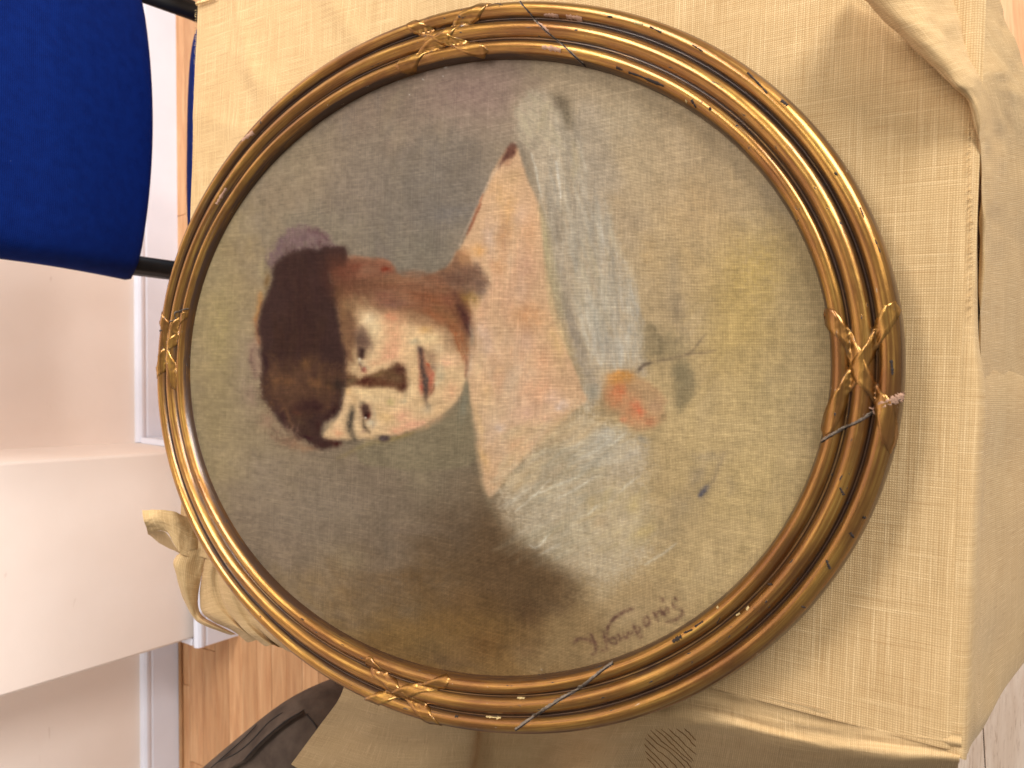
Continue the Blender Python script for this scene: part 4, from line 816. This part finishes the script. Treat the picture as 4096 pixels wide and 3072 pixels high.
NTOP=[q for q,_ in enumerate(PROF) if PROF[q]==(46.4,-4)][0]+1
PR=np.array(PROF)/1000
def densify(P,k=3):
    out=[];m=len(P)
    for i in range(m-1):
        a,b,c,d=P[max(i-1,0)],P[i],P[i+1],P[min(i+2,m-1)]
        for j in range(k):
            t=j/k; out.append(.5*(2*b+(c-a)*t+(2*a-5*b+4*c-d)*t*t+(3*b-a-3*c+d)*t**3))
    out.append(P[-1]); return np.array(out)
top=densify(PR[:NTOP],3); PD=np.concatenate([top,PR[NTOP:]])
NT=640
th=np.linspace(0,2*math.pi,NT,endpoint=False)
def ell(t,w):
    t=np.asarray(t,float)
    nx_,ny_=EB*np.cos(t),EA*np.sin(t); l=np.hypot(nx_,ny_)
    return EX+EA*np.cos(t)+w*nx_/l, EY+EB*np.sin(t)+w*ny_/l, nx_/l, ny_/l
def arcl(t): return t*.33
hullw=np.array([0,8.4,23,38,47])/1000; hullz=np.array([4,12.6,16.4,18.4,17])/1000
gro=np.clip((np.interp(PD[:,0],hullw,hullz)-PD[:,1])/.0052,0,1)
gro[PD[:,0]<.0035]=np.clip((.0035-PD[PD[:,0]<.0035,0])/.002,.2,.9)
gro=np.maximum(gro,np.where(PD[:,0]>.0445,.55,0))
# shallow unevenness of the moulding
rsf=np.random.RandomState(9)
v=np.zeros((NT,len(PD),3))
jw=np.interp(np.arange(NT),np.arange(0,NT+16,16),np.r_[rsf.randn(NT//16),[0]]*0)
wob=vnoise(NT,len(PD),22,18,rsf)*.0007
for i,t in enumerate(th):
    x,y,ax,ay=ell(t,0)
    v[i,:,0]=x+ax*(PD[:,0]+wob[i]*.4); v[i,:,1]=y+ay*(PD[:,0]+wob[i]*.4); v[i,:,2]=KZ+PD[:,1]+wob[i]*(PD[:,1]>0)
m_=len(PD); idx=np.arange(NT*m_).reshape(NT,m_); nxt=np.roll(idx,-1,0)
F=np.stack([idx[:,:-1],nxt[:,:-1],nxt[:,1:],idx[:,1:]],-1).reshape(-1,4)
seglen=np.r_[0,np.cumsum(np.linalg.norm(np.diff(PD,axis=0),axis=1))]
UVf=np.stack(np.broadcast_arrays(arcl(th)[:,None],seglen[None]),-1)
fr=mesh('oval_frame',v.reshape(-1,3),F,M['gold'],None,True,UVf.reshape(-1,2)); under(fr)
# repair the uv seam of the closing strip
uvl=fr.data.uv_layers[0]; lu=np.zeros(len(fr.data.loops)*2); uvl.data.foreach_get('uv',lu); lu=lu.reshape(-1,4,2)
sm=lu[:,:,0].max(1)-lu[:,:,0].min(1)>1; lu[sm]=np.where((lu[sm][:,:,:1]<.5)&(np.arange(2)==0),lu[sm]+[2*math.pi*.33,0],lu[sm]); uvl.data.foreach_set('uv',lu.ravel())
def wear(o,vals):
    a=o.data.color_attributes.new('wear','FLOAT_COLOR','POINT'); c=np.ones((len(vals),4)); c[:,0]=vals; c[:,1]=vals; c[:,2]=vals; a.data.foreach_set('color',c.ravel())
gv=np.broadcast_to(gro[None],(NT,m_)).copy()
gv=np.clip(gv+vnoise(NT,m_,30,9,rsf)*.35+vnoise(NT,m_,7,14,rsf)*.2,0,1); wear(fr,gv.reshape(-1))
def prof_z(w,lift=0.0):
    k=NTOP*3-2
    return np.interp(w,PD[:k,0],PD[:k,1])
def frame_tw(px,py):
    z=KZ+.014
    for _ in range(4):
        p=at(px,py,z); dx,dy=p[0]-EX,p[1]-EY
        t=math.atan2(dy/EB,dx/EA)
        for __ in range(6):
            x,y,ax,ay=ell(t,0); w=(p[0]-x)*ax+(p[1]-y)*ay
            tx,ty=-ay,ax; e=(p[0]-x)*tx+(p[1]-y)*ty; t+=e/.36
        z=KZ+float(prof_z(np.clip(w,0,.0455)))
    return t,w
def fsurf(t,w,h):
    w_=np.clip(w,.0002,.0461); x,y,ax,ay=ell(t,w_); e=.0008
    dz=(prof_z(w_+e)-prof_z(w_-e))/(2*e); nl=np.sqrt(1+dz*dz)
    return np.array([x-ax*dz/nl*h,y-ay*dz/nl*h,KZ+prof_z(w_)+h/nl])
def strip(name,pix,half,shape,mat_,par,rows=46,prof=((-1,-.0005),(-.90,.0011),(-.5,.0009),(0,.0011),(.45,.0013),(.88,.0019),(1,-.0005)),wearv=.25,seed=0):
    tw=[frame_tw(*p) for p in pix]
    T=np.unwrap([a for a,b in tw]); Wd=np.array([b for a,b in tw])
    P=np.stack([T*.36,Wd],1); S=crgrid(np.stack([P,P],1),rows,2)[:,0]
    d=np.gradient(S,axis=0); d/=np.linalg.norm(d,axis=1,keepdims=True)+1e-12; nrm=np.stack([-d[:,1],d[:,0]],1)
    rs_=np.random.RandomState(seed); verts=[];uv=[];wv=[]
    for i in range(rows):
        s=i/(rows-1); hw=half*shape(s)
        for q,h in prof:
            c=S[i]+nrm[i]*q*hw; jit=.00007*rs_.randn() if seed else 0
            hh=h*min(1,shape(s)*1.6+.1)
            verts.append(fsurf(c[0]/.36,c[1],hh+jit)); uv.append((S[i][0]*.92,c[1]+.2)); wv.append(wearv+(.6 if abs(q)==1 else 0)-.25*(abs(q)==.86)+.22*math.sin(i*1.15+q*2.2))
    k=len(prof); f=[(i*k+j,(i+1)*k+j,(i+1)*k+j+1,i*k+j+1) for i in range(rows-1) for j in range(k-1)]
    o=mesh(name,verts,f,mat_,par,True,uv); wear(o,np.clip(wv,0,1)); return o
def leafy(s): return max(.12,.66+.34*abs(math.sin(math.pi*3*s))**.7) * (1 if .05<s<.95 else max(.1,min(s,1-s)/.05))
RIB=[[(634,1211),(654,1295),(665,1392),(700,1478),(735,1564)],[(778,1250),(740,1310),(705,1348),(662,1420),(640,1475),(616,1533)],
 [(3298,1235),(3345,1300),(3401,1373),(3444,1494),(3500,1570),(3537,1637),(3560,1815)],[(3580,1205),(3545,1280),(3508,1351),(3445,1450),(3400,1525),(3365,1580),(3330,1665),(3294,1745)],
 [(1632,94),(1690,118),(1741,135),(1785,155),(1862,185),(1965,213)],[(1970,10),(1900,48),(1840,95),(1770,152),(1700,205),(1640,255),(1614,285)],
 [(1473,2622),(1510,2680),(1560,2735),(1600,2775),(1690,2845),(1775,2915)],[(1805,2716),(1740,2740),(1660,2758),(1595,2775),(1520,2795),(1453,2812)]]
for i,pix in enumerate(RIB): strip('ribbon',pix,.0056,leafy,M['gold'],fr,60,wearv=.12,seed=i+1)
CR=[[(2078,4),(2117,50),(2138,78),(2174,113),(2209,145),(2248,177),(2294,220),(2344,266)],[(3618,1580),(3566,1608),(3516,1630),(3480,1655),(3423,1690),(3373,1712),(3323,1740),(3284,1766)],
 [(2451,2651),(2409,2679),(2363,2716),(2307,2758),(2242,2795),(2178,2836),(2117,2878),(2060,2918)],[(780,1237),(735,1237),(713,1250),(700,1279),(669,1288),(652,1317),(634,1325)]]
def jag(seed): 
    rs_=np.random.RandomState(seed); a=rs_.rand(80)
    return lambda s: .35+.65*a[int(s*70)]
thin=((-1,-.0003),(-.5,.0004),(0,.0002),(.5,.0006),(1,-.0003))
for i,pix in enumerate(CR):
    strip('crack_filler',pix,[.0016,.0017,.0019,.0010][i],jag(i+3),M['filler'],fr,70,thin,seed=i+20)
    off=[(4,3),(3,4),(3,4),(0,3)][i]
    strip('crack',[(a+off[0],b+off[1]) for a,b in pix],.0007,jag(i+13),M['crack'],fr,70,((-1,-.0003),(-.5,.0008),(0,.0009),(.5,.0008),(1,-.0003)),seed=i+30)
strip('crack_filler',[(3618,1580),(3580,1598),(3530,1618),(3490,1645)],.0042,jag(44),M['gesso'],fr,40,((-1,-.0003),(-.6,.0012),(-.1,.0006),(.4,.0016),(1,-.0003)),seed=41)
CH=[([(968,562),(990,545),(1012,528)],.0034,'gesso'),([(862,815),(885,785),(905,752)],.0022,'gesso'),([(2175,60),(2210,60),(2235,66)],.0016,'gesso'),([(2265,66),(2296,69),(2330,78)],.0022,'gesso'),([(2168,188),(2208,193),(2244,203)],.0032,'gesso'),
 ([(2150,90),(2180,115),(2200,140)],.0026,'gesso'),([(1945,2864),(1980,2868),(2006,2869)],.0016,'pale'),([(2070,2790),(2100,2792)],.0009,'pale'),([(2985,2440),(2996,2425)],.0012,'pale'),([(2945,2462),(2960,2452)],.0007,'pale'),([(2868,2432),(2874,2427)],.0012,'pale'),
 ([(2538,92),(2560,96),(2572,98)],.0014,'pale'),([(2742,400),(2748,410)],.0012,'pale'),
 ([(2515,290),(2560,305),(2600,322),(2655,345)],.0014,'crack'),([(2765,400),(2785,430)],.0014,'crack'),([(2838,430),(2842,440)],.0014,'crack'),([(2465,270),(2490,280)],.0012,'crack'),([(2600,108),(2645,130)],.0012,'crack'),([(2430,66),(2450,68)],.0011,'crack'),
 ([(2990,290),(3040,340),(3068,372)],.0010,'crack'),([(3125,400),(3150,420)],.0014,'crack'),([(2770,180),(2810,205)],.0010,'crack'),([(3340,690),(3348,700)],.0012,'crack'),([(2690,2566),(2725,2545)],.0022,'crack'),([(2735,2532),(2770,2518)],.0011,'crack'),([(2780,2506),(2812,2485)],.0010,'crack'),
 ([(3360,1950),(3375,1980)],.0016,'crack'),([(3450,2068),(3462,2072)],.0016,'crack'),([(3400,2130),(3415,2150)],.0014,'crack'),([(3305,2240),(3320,2275)],.0014,'crack'),([(3205,2425),(3222,2430)],.0009,'crack'),([(3565,1440),(3570,1500)],.0016,'crack'),([(3440,1490),(3470,1530)],.0022,'crack'),
 ([(1570,2760),(1590,2795)],.0022,'crack'),([(1820,2866),(1832,2867)],.0016,'crack'),([(1150,2555),(1162,2560)],.0010,'crack'),([(1215,2470),(1225,2478)],.0010,'crack'),([(1980,14),(2012,22)],.0012,'crack'),([(2868,2492),(2880,2470)],.0007,'crack'),
 ([(3072,2336),(3090,2338)],.0009,'crack'),([(3500,960),(3520,1010)],.0007,'crack'),([(3440,830),(3455,870)],.0007,'crack')]
for i,(pix,hw,mk) in enumerate(CH):
    strip('chip',pix,hw,jag(i+60),M[mk],fr,14,((-1,-.0003),(-.6,.0004),(0,.0005),(.6,.0004),(1,-.0003)),seed=i+50)
# ---- the canvas: one fine sheet whose points carry the paint
paint_portrait()
gx,gy=820,1000
X,Y=np.meshgrid(np.linspace(-1.018,1.018,gx),np.linspace(-1.014,1.014,gy))
keep=(X*X+Y*Y)<1.028
XW=EX+EA*X; YW=EY+EB*Y
ZW=np.full(X.shape,KZ)+.0010*np.cos(np.clip(np.hypot(X,Y),0,1)*math.pi/2)*0
pxx,pyy=proj(np.stack([XW,YW,ZW],-1))
u=np.clip((pxx-PX0)*PS,0,PW-1.001); w_=np.clip((pyy-PY0)*PS,0,PH-1.001)
iu=u.astype(int);iv=w_.astype(int);fu=(u-iu)[...,None];fv=(w_-iv)[...,None]
LIN=s2l(IMG)
colr=(LIN[iv,iu]*(1-fu)+LIN[iv,iu+1]*fu)*(1-fv)+(LIN[iv+1,iu]*(1-fu)+LIN[iv+1,iu+1]*fu)*fv
PAINTK=.76
colr=np.clip(colr*PAINTK-.006,.002,.9)
fk=keep[:-1,:-1]&keep[1:,:-1]&keep[:-1,1:]&keep[1:,1:]
ii=np.arange(gx*gy).reshape(gy,gx)
Q=np.stack([ii[:-1,:-1],ii[:-1,1:],ii[1:,1:],ii[1:,:-1]],-1)[fk]
used=np.zeros(gx*gy,bool); used[Q.ravel()]=True; remap=np.cumsum(used)-1; Q=remap[Q]
VV=np.stack([XW-EX,YW-EY,ZW-(TZ+.002)],-1).reshape(-1,3)[used]; CC=colr.reshape(-1,3)[used]
me=D.meshes.new('canvas'); me.vertices.add(len(VV)); me.vertices.foreach_set('co',VV.astype(np.float32).ravel())
me.loops.add(len(Q)*4); me.loops.foreach_set('vertex_index',Q.astype(np.int32).ravel()); me.polygons.add(len(Q)); me.polygons.foreach_set('loop_start',np.arange(0,len(Q)*4,4,dtype=np.int32)); me.polygons.foreach_set('loop_total',np.full(len(Q),4,dtype=np.int32))
me.update(calc_edges=True); me.validate()
ca=me.color_attributes.new('paint','FLOAT_COLOR','POINT'); ca.data.foreach_set('color',np.concatenate([CC,np.ones((len(CC),1))],1).astype(np.float32).ravel())
me.materials.append(M['canvas']); cvs=D.objects.new('canvas',me); COL.objects.link(cvs); cvs.parent=fp
# board behind the canvas
bv=[(EX+(EA+.006)*math.cos(t),EY+(EB+.006)*math.sin(t),z) for z in (KZ-.017,KZ-.006) for t in np.linspace(0,2*math.pi,96,endpoint=False)]
bf=[tuple(range(96))[::-1],tuple(range(96,192))]+[(i,(i+1)%96,96+(i+1)%96,96+i) for i in range(96)]
under(mesh('backing_board',bv,bf,M['wood'],None,False))
# ================================================================= blue chair beyond the table
ch=tag(empty('chair',(.445,1.275,0),.05),'blue upholstered chair with black frame standing behind the table by the wall','chair')
def chobj(name,v,f,m,smooth=True): return mesh(name,v,f,m,ch,smooth)
def cushion(name,wx_,hz,depth,cfun,m,nu=40,nv=40,par=ch):
    v=[];f=[]
    for i in range(nu):
        for j in range(nv):
            a=-1+2*i/(nu-1); b=-1+2*j/(nv-1)
            v.append(cfun(a,b,1))
    o0=len(v)
    for i in range(nu):
        for j in range(nv):
            a=-1+2*i/(nu-1); b=-1+2*j/(nv-1); v.append(cfun(a,b,-1))
    g=lambda i,j,o=0:o+i*nv+j
    for i in range(nu-1):
        for j in range(nv-1): f.append((g(i,j),g(i+1,j),g(i+1,j+1),g(i,j+1))); f.append((g(i,j,o0),g(i,j+1,o0),g(i+1,j+1,o0),g(i+1,j,o0)))
    for i in range(nu-1): f.append((g(i,0),g(i,0,o0),g(i+1,0,o0),g(i+1,0))); f.append((g(i,nv-1),g(i+1,nv-1),g(i+1,nv-1,o0),g(i,nv-1,o0)))
    for j in range(nv-1): f.append((g(0,j),g(0,j+1),g(0,j+1,o0),g(0,j,o0))); f.append((g(nu-1,j),g(nu-1,j,o0),g(nu-1,j+1,o0),g(nu-1,j+1)))
    return mesh(name,v,f,m,par)
def backf(a,b,s):
    # outline: bowed lower edge, rounded corners; front face swells and tucks under at the bottom
    x=.274*a*(1+.014*(b+1))
    z0=.531+.017*a*a+.004*abs(a)**16; z1=.965-.02*abs(a)**3; z=z0+(z1-z0)*(b+1)/2
    e=max((1-abs(a)**16)*(1-abs(b)**16),0)**.5
    tuck=.050*max(0,(-b-.0))**1.6
    y=-.032*e*s + (.02 if s<0 else 0) +tuck + .02*a*a
    return (x,y,z)
cushion('backrest',0,0,0,backf,M['blue'])
def seatf(a,b,s):
    x=.25*a*(1-.0*b); y=-.19+.255*b-.02*abs(a)**3*(b>0); e=max((1-abs(a)**8)*(1-abs(b)**8),0)**.5
    return (x,y,.435+(.03*e if s>0 else -.01*e))
cushion('seat',0,0,0,seatf,M['blue'])
for sx,tw in ((-1,0),(1.13,.0)):
    v,f=sweep([(sx*.250,.05,.0),(sx*.250,.045,.25),(sx*.248,.050,.45),(sx*.247,.075,.56),(sx*.246,.085,.62),(sx*.240,.06,.75)],[.015,.017,.019,.019,.018,.012],12); chobj('back_post',v,f,M['black'])
    v,f=sweep([(sx*.22,-.40,0),(sx*.215,-.39,.2),(sx*.21,-.37,.42)],.014,10); chobj('front_leg',v,f,M['black'])
    v,f=sweep([(sx*.215,-.38,.405),(sx*.23,.035,.415)],.011,10); chobj('seat_rail',v,f,M['black'])
v,f=sweep([(.215,.05,.60),(.30,.055,.585),(.315,.04,.52),(.312,-.10,.50)],[.016,.018,.018,.014],12); 
chobj('arm_bracket',v,f,M['black'])

# ================================================================= person sitting beyond the far left corner
K=at(1268,2925,.50); H=at(930,3235,.515); d=(H-K)*np.array([1,1,0]); d/=np.linalg.norm(d); n_=np.array([d[1],-d[0],0]); 
if n_[0]>0: n_=-n_
Z_=np.array([0,0,1.])
hipR=K+d*.43+Z_*.03; pel=hipR+n_*.095+Z_*.01; hipL=hipR+n_*.19; kneeL=K+n_*.24-Z_*.0
def skinobj(name,pts,edges,rad,m,par,root=0,lev=2):
    me=D.meshes.new(name); me.from_pydata([tuple(p) for p in pts],edges,[]); o=D.objects.new(name,me); COL.objects.link(o)
    sk=o.modifiers.new('skin','SKIN'); sk.use_smooth_shade=True
    for i,r_ in enumerate(rad): me.skin_vertices[0].data[i].radius=(r_,r_) if not hasattr(r_,'__len__') else r_
    for i in range(len(pts)): me.skin_vertices[0].data[i].use_root=(i==root)
    sb=o.modifiers.new('sub','SUBSURF'); sb.levels=lev; sb.render_levels=lev
    bpy.context.view_layer.update(); dg=bpy.context.evaluated_depsgraph_get(); nm=D.meshes.new_from_object(o.evaluated_get(dg)); o.modifiers.clear(); o.data=nm
    nm.materials.clear(); nm.materials.append(m); nm.polygons.foreach_set('use_smooth',[True]*len(nm.polygons)); nm.name=name
    if par: o.parent=par
    return o
ank=lambda k:np.array([k[0],k[1],.09])-d*.02; toe=lambda k:np.array([k[0],k[1],.035])-d*.17
pp=tag(empty('person',(0,0,0)),'seated person in charcoal cargo trousers, one knee showing beside the tablecloth','person')
che=pel+Z_*.34+d*.03; nek=pel+Z_*.52+d*.02; hed=pel+Z_*.66-d*.01; shR=che-n_*.19+Z_*.10; shL=che+n_*.19+Z_*.10
elR=shR-Z_*.27-d*.03-n_*.02; elL=shL-Z_*.27-d*.03+n_*.02; haR=hipR-d*.16+Z_*.09; haL=hipL-d*.16+Z_*.09
bp=[pel,hipR,K,ank(K),toe(K),hipL,kneeL,ank(kneeL),toe(kneeL),pel+Z_*.17,che,nek,hed,hed+Z_*.09,shR,elR,haR,shL,elL,haL]
be=[(0,1),(1,2),(2,3),(3,4),(0,5),(5,6),(6,7),(7,8),(0,9),(9,10),(10,11),(11,12),(12,13),(10,14),(14,15),(15,16),(10,17),(17,18),(18,19)]
br=[.10,.075,.05,.032,.025,.075,.05,.032,.025,.11,.12,.05,.082,.06,.05,.036,.026,.05,.036,.026]
skinobj('body',bp,be,br,M['skin'],pp)
midR=(hipR+K)/2
tp=[pel,hipR,midR+Z_*.0,K-d*-.01,(K+ank(K))/2+d*.02,ank(K)+Z_*.03,hipL,(hipL+kneeL)/2,kneeL,(kneeL+ank(kneeL))/2+d*.02,ank(kneeL)+Z_*.03,pel+Z_*.12]
trs=skinobj('trousers',tp,[(0,1),(1,2),(2,3),(3,4),(4,5),(0,6),(6,7),(7,8),(8,9),(9,10),(0,11)],[.115,.098,.090,.078,.066,.06,.098,.088,.078,.066,.06,.12],M['trouser'],pp)
skinobj('shirt',[pel+Z_*.08,pel+Z_*.17,che,nek-Z_*.06,shR,elR,shL,elL],[(0,1),(1,2),(2,3),(2,4),(4,5),(2,6),(6,7)],[.125,.125,.135,.07,.068,.055,.068,.055],M['shirt'],pp)
skinobj('hair',[hed+Z_*.02+d*.03,hed+Z_*.09+d*.01],[(0,1)],[.085,.06],M['hair'],pp)
for k in (K,kneeL): skinobj('shoe',[ank(k)-Z_*.02,ank(k)*np.array([1,1,0])+Z_*.045-d*.06,toe(k)],[(0,1),(1,2)],[.045,.045,.035],M['black'],pp)
tb_=BVHTree.FromPolygons([v_.co.copy() for v_ in trs.data.vertices],[tuple(p_.vertices) for p_ in trs.data.polygons])
def thit(px,py,off):
    ray=(1536-py)*RGT+(2048-px)*UPV+FPX*FWD; dd=Vector(ray).normalized(); h=tb_.ray_cast(camp,dd)
    if h[0] is None: return None
    return h[0]+h[1]*off
def crv(pts,m=24): return crgrid(np.stack([np.array(pts,float)]*2,1),m,2)[:,0]
A_=crv([(1195,2845),(1135,2855),(1078,2896),(1015,2965),(952,3016),(870,3056),(760,3130)]); B_=crv([(1219,2857),(1166,2887),(1110,2931),(1053,2984),(1002,3041),(945,3075),(850,3160)])
fv_=[];ff_=[];ok=True
for i in range(24):
    for j in range(7):
        q=A_[i]+(B_[i]-A_[i])*(j/6); h=thit(q[0],q[1],.003+.010*(j/6)**1.5+.002*math.sin(i*1.7+j)*(j/6)); fv_.append(h)
    q=B_[i]+(B_[i]-A_[i])*.02; fv_.append(thit(q[0],q[1],.004))
good=[h is not None for h in fv_]; fv_=[h if h is not None else Vector((0,0,0)) for h in fv_]
for i in range(23):
    for j in range(7):
        qd=(i*8+j,(i+1)*8+j,(i+1)*8+j+1,i*8+j+1)
        if all(good[k] for k in qd): ff_.append(qd)
mesh('pocket_flap',fv_,ff_,M['trouser'],pp)
for line in ([(1034,2902),(990,2950),(940,2996),(890,3040),(840,3085)],[(1135,2855),(1078,2896),(1015,2965),(952,3016),(870,3056)],[(1219,2858),(1166,2889),(1110,2933),(1053,2986),(1002,3043)],[(1225,2860),(1262,2905),(1290,2960),(1300,3010)]):
    pts=[thit(x,y,.0135 if line[0][0]==1219 else .0035) for x,y in crv(line,16)]; pts=[p for p in pts if p is not None]
    if len(pts)>3: 
        v,f=sweep(pts,[.0006]+[.0011]*(len(pts)-2)+[.0006],6); mesh('seam',v,f,M['seam'],pp)
st_=tag(empty('stool',tuple(pel*np.array([1,1,0]))),'plain black stool carrying the person in cargo trousers','stool')
bm=bmesh.new(); bmesh.ops.create_cone(bm,cap_ends=True,segments=40,radius1=.17,radius2=.18,depth=.04,matrix=Matrix.Translation((0,0,pel[2]-.145))); bmobj('seat',bm,M['black'],st_,True)
for sx in (-1,1):
    for sy in (-1,1):
        v,f=sweep([(sx*.15,sy*.15,0),(sx*.11,sy*.11,pel[2]-.165)],.014,10); mesh('leg',v,f,M['black'],st_)
